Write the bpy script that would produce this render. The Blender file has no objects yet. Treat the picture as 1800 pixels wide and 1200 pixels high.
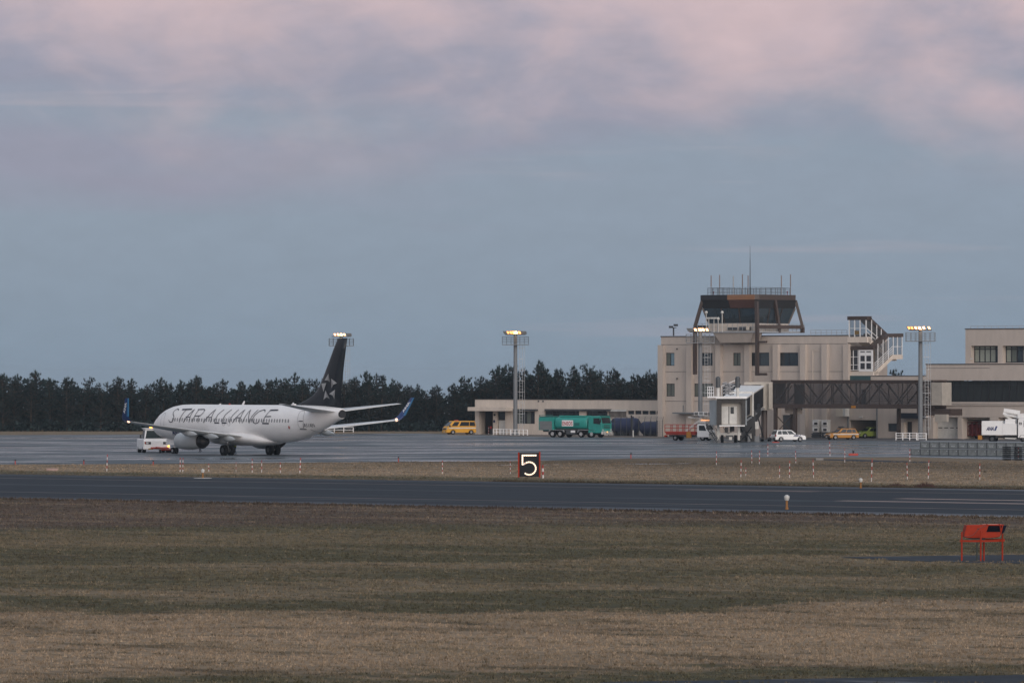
import bpy, math, random
from mathutils import Vector, Matrix
R = math.radians
S = bpy.context.scene
COL = S.collection
random.seed(11)

# ---------------- camera ----------------
CAM_H, FPX, HOR = 8.0, 10000.0, 668.0        # eye height, focal length in photo pixels, horizon row
cam = bpy.data.objects.new('camera', bpy.data.cameras.new('camera'))
COL.objects.link(cam)
cam.location = (0, 0, CAM_H)
cam.rotation_euler = (R(90), 0, 0)
cam.data.sensor_width = 36
cam.data.lens = 36 * FPX / 1800
cam.data.shift_y = (HOR - 600) / 1800
cam.data.clip_start = 1
cam.data.clip_end = 20000
S.camera = cam
S.view_settings.view_transform = 'Standard'
S.view_settings.look = 'None'
S.view_settings.exposure = 0.0
S.view_settings.gamma = 1.0

# ---------------- sky and sun ----------------
SUN_FROM = Vector((0.38, -0.90, 0.22)).normalized()
def nt_clear(nt):
    for n in list(nt.nodes): nt.nodes.remove(n)
def world():
    w = bpy.data.worlds.new("World"); S.world = w; w.use_nodes = True
    nt = w.node_tree; nt_clear(nt); N = nt.nodes.new; L = nt.links.new
    out = N('ShaderNodeOutputWorld'); bg = N('ShaderNodeBackground'); L(bg.outputs[0], out.inputs[0])
    sky = N('ShaderNodeTexSky'); sky.sky_type = 'NISHITA'; sky.sun_disc = False
    sky.sun_elevation = math.asin(SUN_FROM.z); sky.sun_rotation = math.atan2(SUN_FROM.x, SUN_FROM.y)
    tc = N('ShaderNodeTexCoord'); sp = N('ShaderNodeSeparateXYZ'); L(tc.outputs['Generated'], sp.inputs[0])
    def noise(scl, zs, detail, rough, off=(0, 0, 0), dist=0.0):
        mp = N('ShaderNodeMapping'); mp.inputs['Scale'].default_value = (1, 1, zs); mp.inputs['Location'].default_value = off
        L(tc.outputs['Generated'], mp.inputs[0]); n = N('ShaderNodeTexNoise')
        n.inputs['Scale'].default_value = scl; n.inputs['Detail'].default_value = detail
        n.inputs['Roughness'].default_value = rough; n.inputs['Distortion'].default_value = dist
        L(mp.outputs[0], n.inputs['Vector']); return n.outputs['Fac']
    def mth(op, a, b=None, c=None, clamp=False):
        m = N('ShaderNodeMath'); m.operation = op; m.use_clamp = clamp
        for i, x in enumerate((a, b, c)):
            if x is None: continue
            if hasattr(x, 'links'): L(x, m.inputs[i])
            else: m.inputs[i].default_value = x
        return m.outputs[0]
    def mix(f, a, b):
        m = N('ShaderNodeMix'); m.data_type = 'RGBA'
        if hasattr(f, 'links'): L(f, m.inputs[0])
        else: m.inputs[0].default_value = f
        for x, i in ((a, 6), (b, 7)):
            if hasattr(x, 'links'): L(x, m.inputs[i])
            else: m.inputs[i].default_value = (*x, 1)
        return m.outputs[2]
    z = sp.outputs['Z']
    n1 = noise(14, 2.3, 5, .5, (3.1, 1.2, .4), .3)
    n2 = noise(34, 1.8, 6, .55, (1.7, 4.4, .9), .5)
    n3 = noise(11, 7.0, 3, .5, (6.2, .4, 2.2), .1)
    # deep blue-grey base, a little lighter on the horizon
    base = mix(mth('MULTIPLY', z, 28, clamp=True), SKY_LOW, SKY_MID)
    lay = mth('ADD', mth('MULTIPLY_ADD', z, 55.0, -1.75), mth('MULTIPLY_ADD', n3, 3.0, -1.5), clamp=True)
    base = mix(lay, base, SKY_DARK)
    # rosy underside of the higher cloud
    f = mth('MULTIPLY_ADD', z, 38.0, -1.66)
    f = mth('ADD', f, mth('MULTIPLY_ADD', n1, 3.2, -1.6))
    f = mth('ADD', f, mth('MULTIPLY_ADD', n2, 1.7, -.85))
    def sstep(a, b, x):
        q = N('ShaderNodeMapRange'); q.interpolation_type = 'SMOOTHSTEP'; q.inputs[1].default_value = a; q.inputs[2].default_value = b; L(x, q.inputs[0]); return q.outputs[0]
    pf = mth('MULTIPLY', sstep(-.35, 1.0, f), sstep(.030, .052, z))
    c = mix(pf, base, SKY_PINK)
    # pale gaps of clear evening light higher still
    g = mth('ADD', mth('MULTIPLY_ADD', z, 34.0, -2.25), mth('MULTIPLY_ADD', n1, 3.0, -1.5))
    c = mix(mth('MULTIPLY', mth('MAXIMUM', g, 0.0, clamp=True), .6), c, SKY_CREAM)
    n5 = noise(120, 2.2, 5, .6, (9, 2, 5), .3)
    dv5 = N('ShaderNodeVectorMath'); dv5.operation = 'SCALE'; L(c, dv5.inputs[0]); L(mth('MULTIPLY_ADD', n5, .16, .92), dv5.inputs['Scale']); c = dv5.outputs[0]
    # thin rosy streaks low down
    n4 = noise(9, 22.0, 4, .5, (2.2, 7.4, .35), .2)
    st = mth('MULTIPLY', mth('MULTIPLY_ADD', n4, 7.0, -4.3, clamp=True), .22)
    c = mix(st, c, SKY_PINK)
    # the lit half of the evening sky lies behind the camera
    dv = N('ShaderNodeVectorMath'); dv.operation = 'DOT_PRODUCT'
    L(tc.outputs['Generated'], dv.inputs[0]); dv.inputs[1].default_value = SUN_FROM
    glow = mth('MULTIPLY', mth('POWER', mth('MAXIMUM', dv.outputs['Value'], 0.0), 2.0), GLOW)
    up = mth('MULTIPLY', mth('MAXIMUM', z, 0.0), UP)
    c = mix(mth('MULTIPLY', mth('SUBTRACT', z, .09), 5.0, clamp=True), c, SKY_TOP)
    sc = mth('ADD', 1.0, up)
    vq = N('ShaderNodeVectorMath'); vq.operation = 'SCALE'; L(c, vq.inputs[0]); L(sc, vq.inputs['Scale'])
    vg = N('ShaderNodeVectorMath'); vg.operation = 'SCALE'; vg.inputs[0].default_value = GLOWC; L(glow, vg.inputs['Scale'])
    vm = N('ShaderNodeVectorMath'); vm.operation = 'ADD'; L(vq.outputs[0], vm.inputs[0]); L(vg.outputs[0], vm.inputs[1])
    vs = N('ShaderNodeVectorMath'); vs.operation = 'SCALE'; L(sky.outputs[0], vs.inputs[0]); vs.inputs['Scale'].default_value = .012
    va = N('ShaderNodeVectorMath'); va.operation = 'ADD'; L(vm.outputs[0], va.inputs[0]); L(vs.outputs[0], va.inputs[1])
    L(va.outputs[0], bg.inputs[0]); bg.inputs[1].default_value = 1.0
SKY_TOP = (.27, .31, .37)
GLOWC = (.30, .275, .26)
SKY_LOW = (.192, .268, .362)
SKY_MID = (.214, .268, .368)
SKY_DARK = (.235, .245, .350)
SKY_PINK = (.545, .405, .445)
SKY_CREAM = (.60, .52, .53)
GLOW, UP = 3.9, .3
world()
sun = bpy.data.objects.new('sun', bpy.data.lights.new('sun', 'SUN')); COL.objects.link(sun)
sun.data.energy = 1.0; sun.data.angle = R(35); sun.data.color = (1, .90, .82)
sun.rotation_euler = (-SUN_FROM).to_track_quat('-Z', 'Y').to_euler()

# ---------------- geometry helpers ----------------
class MB:
    """collects faces with material slots and builds ONE mesh object"""
    def __init__(s): s.v = []; s.f = []; s.fm = []; s.sm = []; s.m = 0; s.smooth = False
    def slot(s, i): s.m = i; return s
    def add(s, vs, fs):
        o = len(s.v); s.v += [tuple(p) for p in vs]
        for f in fs: s.f.append([o + i for i in f]); s.fm.append(s.m); s.sm.append(s.smooth)
        return s
    def box(s, x0, x1, y0, y1, z0, z1):
        if x0 > x1: x0, x1 = x1, x0
        if y0 > y1: y0, y1 = y1, y0
        if z0 > z1: z0, z1 = z1, z0
        return s.add([(x0,y0,z0),(x1,y0,z0),(x1,y1,z0),(x0,y1,z0),(x0,y0,z1),(x1,y0,z1),(x1,y1,z1),(x0,y1,z1)],
                     [(0,3,2,1),(4,5,6,7),(0,1,5,4),(1,2,6,5),(2,3,7,6),(3,0,4,7)])
    def hexa(s, p): return s.add(p, [(0,3,2,1),(4,5,6,7),(0,1,5,4),(1,2,6,5),(2,3,7,6),(3,0,4,7)])
    def bar(s, a, b, w, h=None, up=(0, 0, 1)):
        a, b = Vector(a), Vector(b); h = h or w; d = (b - a)
        if d.length < 1e-6: return s
        d.normalize(); u = Vector(up)
        if abs(d.dot(u)) > .98: u = Vector((1, 0, 0))
        sx = d.cross(u).normalized(); sz = sx.cross(d).normalized()
        P = []
        for e in (a, b):
            for i, j in ((-1,-1),(1,-1),(1,1),(-1,1)): P.append(e + sx * (i * w / 2) + sz * (j * h / 2))
        return s.add(P, [(0,1,2,3)[::-1],(4,5,6,7),(0,1,5,4),(1,2,6,5),(2,3,7,6),(3,0,4,7)])
    def cyl(s, a, b, r0, r1=None, n=12, cap=True):
        a, b = Vector(a), Vector(b); r1 = r0 if r1 is None else r1; d = (b - a).normalized()
        u = Vector((0, 0, 1)) if abs(d.z) < .9 else Vector((1, 0, 0))
        e1 = d.cross(u).normalized(); e2 = d.cross(e1)
        P = []
        for c, r in ((a, r0), (b, r1)):
            for k in range(n):
                t = 2 * math.pi * k / n; P.append(c + e1 * (r * math.cos(t)) + e2 * (r * math.sin(t)))
        old = s.smooth; s.smooth = n > 6
        s.add(P, [(k, (k + 1) % n, n + (k + 1) % n, n + k) for k in range(n)]); s.smooth = old
        if cap:
            s.add(P[:n], [tuple(range(n))[::-1]]); s.add(P[n:], [tuple(range(n))])
        return s
    def prism(s, poly, y0, y1):
        """polygon in (x, z) pushed along y"""
        n = len(poly)
        return s.add([(x, y0, z) for x, z in poly] + [(x, y1, z) for x, z in poly],
                     [tuple(range(n))[::-1], tuple(range(n, 2 * n))] + [(k, (k + 1) % n, n + (k + 1) % n, n + k) for k in range(n)])
    def slab(s, poly, z0, z1):
        """polygon in (x, y) raised along z"""
        n = len(poly)
        return s.add([(x, y, z0) for x, y in poly] + [(x, y, z1) for x, y in poly],
                     [tuple(range(n))[::-1], tuple(range(n, 2 * n))] + [(k, (k + 1) % n, n + (k + 1) % n, n + k) for k in range(n)])
    def loft(s, rings, cap=True, close=True):
        n = len(rings[0]); o = []
        for r in rings: o += list(r)
        old = s.smooth; s.smooth = True
        fs = []
        for i in range(len(rings) - 1):
            for k in range(n if close else n - 1):
                a, b = i * n + k, i * n + (k + 1) % n
                fs.append((a, b, b + n, a + n))
        s.add(o, fs); s.smooth = old
        if cap: s.add(rings[0], [tuple(range(n))[::-1]]); s.add(rings[-1], [tuple(range(n))])
        return s
    def sphere(s, c, r, n=10, m=7, sz=1.0):
        rings = []
        for i in range(m + 1):
            t = math.pi * i / m - math.pi / 2; rr = max(r * math.cos(t), 1e-3)
            rings.append([(c[0] + rr * math.cos(2 * math.pi * k / n), c[1] + rr * math.sin(2 * math.pi * k / n), c[2] + r * sz * math.sin(t)) for k in range(n)])
        return s.loft(rings, cap=False)
    def build(s, name, mats, parent=None, loc=(0, 0, 0), rz=0.0, bevel=0, label=None, **kw):
        me = bpy.data.meshes.new(name); me.from_pydata(s.v, [], s.f)
        if not isinstance(mats, (list, tuple)): mats = [mats]
        for m in mats: me.materials.append(m)
        me.polygons.foreach_set('material_index', s.fm); me.polygons.foreach_set('use_smooth', s.sm); me.update()
        o = bpy.data.objects.new(name, me); COL.objects.link(o)
        o.location = loc; o.rotation_euler = (0, 0, rz)
        if parent: o.parent = parent
        if label: o['label'] = label
        for k, v in kw.items(): o[k] = v
        if bevel:
            b = o.modifiers.new('bevel', 'BEVEL'); b.width = bevel; b.segments = 2; b.limit_method = 'ANGLE'; b.angle_limit = R(35)
        return o
def thing(name, label, cat, loc=(0, 0, 0), rz=0.0, group=None):
    o = bpy.data.objects.new(name, None); COL.objects.link(o); o.location = loc; o.rotation_euler = (0, 0, rz)
    o.empty_display_size = .3; o['label'] = label; o['category'] = cat
    if group: o['group'] = group
    return o
def copy_tree(o, parent=None):
    c = o.copy(); COL.objects.link(c)
    if parent: c.parent = parent
    for ch in [x for x in ALLCH(o)]: copy_tree(ch, c)
    return c
def ALLCH(o): return [x for x in bpy.data.objects if x.parent == o]
def text_geo(body, size, shear=0.0, off=0.0, spacing=1.0):
    """flat lettering from the built-in font: verts (x, y) from the left baseline, faces, width"""
    cu = bpy.data.curves.new('lettering', 'FONT'); cu.body = body; cu.size = size; cu.shear = shear; cu.offset = off
    cu.space_character = spacing; cu.resolution_u = 3
    o = bpy.data.objects.new('lettering', cu); COL.objects.link(o)
    dg = bpy.context.evaluated_depsgraph_get(); me = bpy.data.meshes.new_from_object(o.evaluated_get(dg))
    vs = [(v.co.x, v.co.y) for v in me.vertices]; fs = [tuple(p.vertices) for p in me.polygons]
    bpy.data.objects.remove(o); bpy.data.curves.remove(cu); bpy.data.meshes.remove(me)
    x0 = min(v[0] for v in vs); w = max(v[0] for v in vs) - x0
    return [(x - x0, y) for x, y in vs], fs, w
def put_text(mb, body, size, org, ex, ez, shear=0, off=0, spacing=1.0, fit=None):
    vs, fs, w = text_geo(body, size, shear, off, spacing); k = fit / w if fit else 1
    org, ex, ez = Vector(org), Vector(ex), Vector(ez)
    mb.add([org + ex * (x * k) + ez * y for x, y in vs], fs)

# ---------------- materials ----------------
def mat(name, col, rough=.6, metal=0.0, var=.12, scl=1.5, bump=0.0, spec=.5, stretch=(1, 1, 1), coat=0.0, col2=None, thr=None):
    m = bpy.data.materials.new(name); m.use_nodes = True; nt = m.node_tree; N = nt.nodes.new; L = nt.links.new
    p = nt.nodes['Principled BSDF']; p.inputs['Roughness'].default_value = rough; p.inputs['Metallic'].default_value = metal
    p.inputs['Specular IOR Level'].default_value = spec; p.inputs['Coat Weight'].default_value = coat
    tc = N('ShaderNodeTexCoord'); mp = N('ShaderNodeMapping'); mp.inputs['Scale'].default_value = stretch
    L(tc.outputs['Object'], mp.inputs[0]); n = N('ShaderNodeTexNoise'); n.inputs['Scale'].default_value = scl
    n.inputs['Detail'].default_value = 6; n.inputs['Roughness'].default_value = .6; L(mp.outputs[0], n.inputs['Vector'])
    cr = N('ShaderNodeValToRGB'); cr.color_ramp.elements[0].position = .3; cr.color_ramp.elements[1].position = .7
    a = [c * (1 - var) for c in col]; b = [min(1, c * (1 + var)) for c in (col2 or col)]
    cr.color_ramp.elements[0].color = (*a, 1); cr.color_ramp.elements[1].color = (*b, 1)
    L(n.outputs['Fac'], cr.inputs[0]); L(cr.outputs[0], p.inputs['Base Color'])
    if bump:
        bp = N('ShaderNodeBump'); bp.inputs['Strength'].default_value = bump; bp.inputs['Distance'].default_value = .05
        L(n.outputs['Fac'], bp.inputs['Height']); L(bp.outputs[0], p.inputs['Normal'])
    return m
def glow_mat(name, col, strength):
    m = bpy.data.materials.new(name); m.use_nodes = True; p = m.node_tree.nodes['Principled BSDF']
    p.inputs['Base Color'].default_value = (*[min(1, c) for c in col], 1)
    p.inputs['Emission Color'].default_value = (*col, 1); p.inputs['Emission Strength'].default_value = strength
    return m
def glass_mat(name, tint, clear=.5, rough=.06):
    m = bpy.data.materials.new(name); m.use_nodes = True; nt = m.node_tree; N = nt.nodes.new; L = nt.links.new
    p = nt.nodes['Principled BSDF']; p.inputs['Base Color'].default_value = (*[c * .3 for c in tint], 1); p.inputs['Roughness'].default_value = rough
    t = N('ShaderNodeBsdfTransparent'); t.inputs[0].default_value = (*tint, 1)
    mx = N('ShaderNodeMixShader'); mx.inputs[0].default_value = clear
    L(p.outputs[0], mx.inputs[1]); L(t.outputs[0], mx.inputs[2])
    L(mx.outputs[0], nt.nodes['Material Output'].inputs[0]); return m

WHITE = mat('white_paint', (.78, .77, .76), .45, var=.05, scl=.8)
OFFWH = mat('weathered_white_paint', (.56, .55, .52), .55, var=.14, scl=1.2)
CREAM = mat('cream_panel', (.52, .46, .38), .6, var=.08)
WALL = mat('beige_wall', (.48, .415, .365), .85, var=.07, scl=1.3, bump=.2, stretch=(1, 1, .22))
WALLY = mat('light_beige_wall', (.60, .52, .445), .85, var=.08, scl=1.3, stretch=(1, 1, .3))
COPE = mat('roof_edge_metal', (.06, .055, .055), .5)
BROWN = mat('brown_steel', (.055, .038, .032), .5, var=.2, scl=3)
BROWN2 = mat('red_brown_panel', (.075, .035, .027), .5, var=.12)
ORNG = mat('orange_brown_fascia', (.25, .125, .065), .5, var=.1)
DARK = mat('dark_interior', (.012, .012, .014), .8)
FRAME = mat('dark_window_frame', (.02, .02, .024), .45)
GLASS = mat('window_glass', (.022, .028, .034), .08, var=.3, scl=.4, spec=.7)
BLIND = mat('blind_behind_glass', (.11, .125, .11), .35, var=.12, scl=.7)
CURT = mat('pale_curtain_behind_glass', (.26, .28, .24), .4, var=.1)
GREY = mat('grey_steel', (.15, .16, .17), .5, metal=.0, var=.1, scl=2)
DGREY = mat('dark_grey_steel', (.06, .065, .07), .5, var=.15, scl=2)
GALV = mat('galvanised_steel', (.34, .35, .36), .45, metal=.3, var=.12, scl=3)
RUBBER = mat('tyre_rubber', (.006, .006, .007), .9, var=.2, spec=.15)
RIM = mat('wheel_rim_metal', (.30, .30, .31), .4, metal=.5)
REDP = mat('red_paint', (.38, .035, .02), .5, var=.15)
ORED = mat('orange_red_paint', (.30, .026, .008), .7, var=.15, scl=4, spec=.2)
YEL = mat('yellow_paint', (.62, .30, .012), .4, var=.08)
ORY = mat('orange_yellow_paint', (.40, .17, .016), .4, var=.08)
LIME = mat('yellow_green_paint', (.19, .24, .04), .4, var=.08)
TEAL = mat('teal_paint', (.02, .26, .22), .4, var=.1)
NAVY = mat('dark_blue_paint', (.013, .022, .075), .5, var=.3, scl=1.2)
BLUE = mat('blue_paint', (.010, .032, .14), .4, var=.08)
LBLUE = mat('light_blue_paint', (.03, .15, .32), .4, var=.05)
CARGL = mat('car_glass', (.02, .024, .028), .08, spec=.7)
BLKP = mat('black_plastic', (.018, .018, .02), .6)
SKIN = mat('skin', (.35, .2, .14), .6)
CONC = mat('concrete', (.22, .21, .20), .9, var=.12, scl=2)
AMBER = glow_mat('amber_beacon', (1, .42, .06), 5)
WARM = glow_mat('warm_lamp', (1, .52, .26), 3.4)
WARM2 = glow_mat('orange_lamp', (1, .42, .12), 1.7)
LAMPW = glow_mat('bulb', (1, .84, .62), 1.6)
NAVL = glow_mat('wingtip_lamp', (1, .60, .40), 2.2)
HEADL = mat('headlamp_glass', (.45, .46, .46), .15, spec=.8)
TAILL = mat('tail_lamp_red', (.25, .01, .01), .3)
SIGNR = mat('sign_red', (.42, .03, .02), .5)

# ---------------- placing from the photograph's pixels ----------------
TH = R(40); CT, ST = math.cos(TH), math.sin(TH)     # the buildings and the runway run 40 degrees off the picture plane
def gp(px, py, z=0.0):
    D = FPX * (CAM_H - z) / (py - HOR); return ((px - 900) / FPX * D, D)
def ap(px, D): return ((px - 900) / FPX * D, D)
def uv(px, v):
    k = (px - 900) / FPX; D = v / (k * ST + CT); return D * (k * CT - ST), D
def zz(py, D): return CAM_H - (py - HOR) * D / FPX
def uv2xy(u, v): return (u * CT + v * ST, -u * ST + v * CT)
def sheet(name, pts, z, m, kind='structure', label=None, cat=None):
    mb = MB(); mb.add([(x, y, z) for x, y in pts], [tuple(range(len(pts)))])
    o = mb.build(name, m); o['kind'] = kind
    if o.data.polygons[0].normal.z < 0: o.data.flip_normals()
    return o
# ================= ground, runway, apron =================
def runway_coords(nt):
    """position turned into runway axes: x along the runway, y across it"""
    N = nt.nodes.new; L = nt.links.new
    g = N('ShaderNodeNewGeometry'); r = N('ShaderNodeVectorRotate'); r.rotation_type = 'Z_AXIS'
    r.inputs['Angle'].default_value = TH; L(g.outputs['Position'], r.inputs['Vector']); return r.outputs[0]
def grass_mat(name, blades=False):
    m = bpy.data.materials.new(name); m.use_nodes = True; nt = m.node_tree; N = nt.nodes.new; L = nt.links.new
    p = nt.nodes['Principled BSDF']; p.inputs['Roughness'].default_value = 1; p.inputs['Specular IOR Level'].default_value = .05
    rc = runway_coords(nt); sp = N('ShaderNodeSeparateXYZ'); L(rc, sp.inputs[0])
    def noise(s, sc, det=5, ro=.6, loc=(0, 0, 0), rotz=None):
        mp = N('ShaderNodeMapping'); mp.inputs['Scale'].default_value = sc; mp.inputs['Location'].default_value = loc
        L(rc, mp.inputs[0]); n = N('ShaderNodeTexNoise'); n.inputs['Scale'].default_value = s
        n.inputs['Detail'].default_value = det; n.inputs['Roughness'].default_value = ro; L(mp.outputs[0], n.inputs[0]); return n.outputs['Fac']
    def mth(op, a, b, clamp=False):
        q = N('ShaderNodeMath'); q.operation = op; q.use_clamp = clamp
        for i, x in enumerate((a, b)):
            if hasattr(x, 'links'): L(x, q.inputs[i])
            else: q.inputs[i].default_value = x
        return q.outputs[0]
    straw, straw2, green, brown, pur, olive, olive2 = (.275, .208, .145, 1), (.215, .164, .115, 1), (.082, .077, .050, 1), (.115, .090, .066, 1), (.092, .071, .060, 1), (.132, .110, .073, 1), (.175, .142, .097, 1)
    def ramp(coord, lo, hi, stops):
        mr = N('ShaderNodeMapRange'); mr.inputs[1].default_value = lo; mr.inputs[2].default_value = hi; L(coord, mr.inputs[0])
        cr = N('ShaderNodeValToRGB'); E = cr.color_ramp.elements
        E[0].position = 0; E[0].color = stops[0][1]; E[1].position = 1; E[1].color = stops[-1][1]
        for v, col in stops[1:-1]: e = E.new((v - lo) / (hi - lo)); e.color = col
        L(mr.outputs[0], cr.inputs[0]); return cr.outputs[0]
    # bands the mower and the wet ground leave: along the runway far out, square to it nearer
    wob = mth('MULTIPLY', mth('SUBTRACT', noise(.075, (1, 1, 1), 6, .65), .5), 46)
    gpos = N('ShaderNodeNewGeometry'); gs = N('ShaderNodeSeparateXYZ'); L(gpos.outputs['Position'], gs.inputs[0])
    nearc = mth('ADD', mth('SUBTRACT', gs.outputs['Y'], mth('MULTIPLY', gs.outputs['X'], .33)), wob)
    farc = mth('ADD', sp.outputs['Y'], mth('MULTIPLY', wob, .55))
    near = ramp(nearc, 140, 360, [(140, green), (143, brown), (146, green), (152, green), (155, straw2), (168, straw), (180, straw), (185, straw2), (190, straw), (197, straw2), (200, green), (213, green),
        (217, olive2), (224, olive), (232, green), (244, olive), (250, olive2), (256, green), (274, green), (284, olive), (300, olive), (310, green), (324, pur), (360, pur)])
    far = ramp(farc, 240, 700, [(240, pur), (272, pur), (342, brown), (352, green), (361, straw), (400, straw2), (430, brown), (470, straw2), (700, straw2)])
    def mix(f, a, b, typ='MIX'):
        q = N('ShaderNodeMix'); q.data_type = 'RGBA'; q.blend_type = typ
        if hasattr(f, 'links'): L(f, q.inputs[0])
        else: q.inputs[0].default_value = f
        for x, i in ((a, 6), (b, 7)):
            if hasattr(x, 'links'): L(x, q.inputs[i])
            else: q.inputs[i].default_value = (*x[:3], 1)
        return q.outputs[2]
    sm = N('ShaderNodeMapRange'); sm.inputs[1].default_value = 244; sm.inputs[2].default_value = 262; L(sp.outputs['Y'], sm.inputs[0])
    c = mix(sm.outputs[0], near, far)
    def blot(s, sc, loc, thr, gain, amt, colr):
        nonlocal c
        q = mth('MULTIPLY', mth('SUBTRACT', noise(s, sc, 6, .66, loc), thr), gain, True); c = mix(mth('MULTIPLY', q, amt), c, colr)
    blot(.10, (.5, 1, 1), (0, 0, 0), .52, 6, .35, green)
    blot(.15, (.3, 1.3, 1), (40, 9, 0), .50, 8, .5, straw2)
    blot(.33, (.45, 1, 1), (7, 77, 0), .54, 10, .72, (.066, .058, .040))
    blot(.75, (.6, 1, 1), (17, 37, 0), .55, 9, .68, (.046, .046, .031))
    blot(.9, (.6, 1, 1), (87, 7, 0), .56, 9, .5, (.28, .215, .15))
    blot(.22, (.25, 1, 1), (3, 51, 0), .60, 9, .5, (.08, .062, .052))
    fine = noise(2.2, (1, 1, 1), 8, .75)
    hv = N('ShaderNodeHueSaturation'); L(c, hv.inputs['Color'])
    L(mth('ADD', mth('MULTIPLY', fine, 1.7), .15), hv.inputs['Value']); c = hv.outputs[0]
    if blades:
        at = N('ShaderNodeAttribute'); at.attribute_name = 'shade'
        hv = N('ShaderNodeHueSaturation'); L(c, hv.inputs['Color']); L(at.outputs['Fac'], hv.inputs['Value']); c = hv.outputs[0]
    L(c, p.inputs['Base Color'])
    if not blades:
        bp = N('ShaderNodeBump'); bp.inputs['Strength'].default_value = .6; bp.inputs['Distance'].default_value = .12
        L(fine, bp.inputs['Height']); L(bp.outputs[0], p.inputs['Normal'])
    return m
def paved_mat(name, lo, hi, r_dry, r_wet, streak, wetness, along=False):
    m = bpy.data.materials.new(name); m.use_nodes = True; nt = m.node_tree; N = nt.nodes.new; L = nt.links.new
    p = nt.nodes['Principled BSDF']
    if along: rc = runway_coords(nt)
    else: rc = N('ShaderNodeNewGeometry').outputs['Position']
    def noise(s, sc, det=5, ro=.6, loc=(0, 0, 0)):
        mp = N('ShaderNodeMapping'); mp.inputs['Scale'].default_value = sc; mp.inputs['Location'].default_value = loc
        L(rc, mp.inputs[0]); n = N('ShaderNodeTexNoise'); n.inputs['Scale'].default_value = s
        n.inputs['Detail'].default_value = det; n.inputs['Roughness'].default_value = ro; L(mp.outputs[0], n.inputs[0]); return n.outputs['Fac']
    w = noise(streak[0], streak[1], 7, .62, (5, 3, 0))
    mr = N('ShaderNodeMapRange'); mr.inputs[1].default_value = wetness - .07; mr.inputs[2].default_value = wetness + .05; L(w, mr.inputs[0])
    wet = mr.outputs[0]
    q = N('ShaderNodeMapRange'); q.inputs[3].default_value = r_dry; q.inputs[4].default_value = r_wet; L(wet, q.inputs[0]); L(q.outputs[0], p.inputs['Roughness'])
    f = noise(.35, (.3, 1, 1), 6, .7)
    cr = N('ShaderNodeValToRGB'); cr.color_ramp.elements[0].position = .35; cr.color_ramp.elements[1].position = .68
    cr.color_ramp.elements[0].color = (*lo, 1); cr.color_ramp.elements[1].color = (*hi, 1); L(f, cr.inputs[0])
    fine = noise(1.6, (.6, 1, 1), 7, .75, (2, 9, 0)); hv = N('ShaderNodeHueSaturation'); L(cr.outputs[0], hv.inputs['Color'])
    q5 = N('ShaderNodeMath'); q5.operation = 'MULTIPLY_ADD'; q5.inputs[1].default_value = 1.6; q5.inputs[2].default_value = .2; L(fine, q5.inputs[0]); L(q5.outputs[0], hv.inputs['Value']); L(hv.outputs[0], p.inputs['Base Color'])
    bp = N('ShaderNodeBump'); bp.inputs['Strength'].default_value = .1; bp.inputs['Distance'].default_value = .01; L(fine, bp.inputs['Height']); L(bp.outputs[0], p.inputs['Normal'])
    sl = N('ShaderNodeMapRange'); sl.inputs[3].default_value = .1; sl.inputs[4].default_value = .6; L(wet, sl.inputs[0]); L(sl.outputs[0], p.inputs['Specular IOR Level'])
    return m
GRASS = grass_mat('winter_grass'); BLADE = grass_mat('winter_grass_blades', True)
APRON = paved_mat('damp_apron_asphalt', (.064, .078, .091), (.100, .119, .133), .62, .10, (.085, (.35, 1.1, 1)), .545)
RUNW = paved_mat('runway_asphalt', (.017, .023, .032), (.028, .037, .049), .8, .6, (.05, (.12, 1, 1)), .62, True)
RUNE = paved_mat('runway_shoulder_asphalt', (.026, .033, .043), (.038, .046, .058), .7, .38, (.06, (.1, 1, 1)), .55, True)
PATHM = paved_mat('wet_service_path', (.02, .026, .036), (.03, .037, .048), .75, .4, (.3, (.3, 1, 1)), .62, True)
MARK = mat('faded_runway_paint', (.16, .115, .10), .75, var=.45, scl=.25)
MARK2 = mat('touchdown_paint', (.27, .195, .17), .7, var=.3, scl=.3)
DIRT = mat('pale_brown_kerbside_ground', (.13, .105, .085), .95, var=.25, scl=.5)

def slabgrid(name, x0, x1, y0, y1, m):
    mb = MB(); mb.add([(x0, y0, 0), (x1, y0, 0), (x1, y1, 0), (x0, y1, 0)], [(0, 1, 2, 3)]); o = mb.build(name, m); o['kind'] = 'structure'; return o
gm = MB(); ys = [(-200, 0), (955, 0), (1010, -3), (1300, -34), (1500, -36)]
for (ya, za), (yb, zb) in zip(ys, ys[1:]): gm.add([(-6000, ya, za), (6000, ya, za), (6000, yb, zb), (-6000, yb, zb)], [(0, 1, 2, 3)])
gm.build('ground', GRASS, kind='structure')
gm = MB(); gm.add([(-6000, 1500, -36.2), (6000, 1500, -36.2), (6000, 16000, -52), (-6000, 16000, -52)], [(0, 1, 2, 3)])     # the coast drops to the sea beyond the wood
gm.build('sea', mat('evening_sea', (.03, .045, .06), .3), kind='structure')
def strip(name, v0, v1, z, m, u0=-1500, u1=1500, kind='structure'):
    return sheet(name, [uv2xy(u0, v0), uv2xy(u1, v0), uv2xy(u1, v1), uv2xy(u0, v1)], z, m, kind)
strip('runway', 278.0, 338.5, .02, RUNW)
strip('runway_shoulder', 272.4, 277.99, .02, RUNE)
strip('runway_shoulder', 338.51, 342.3, .02, RUNE)
strip('runway_edge_line', 288.0, 288.7, .03, MARK)
strip('runway_edge_line', 328.2, 328.9, .03, MARK)
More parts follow.
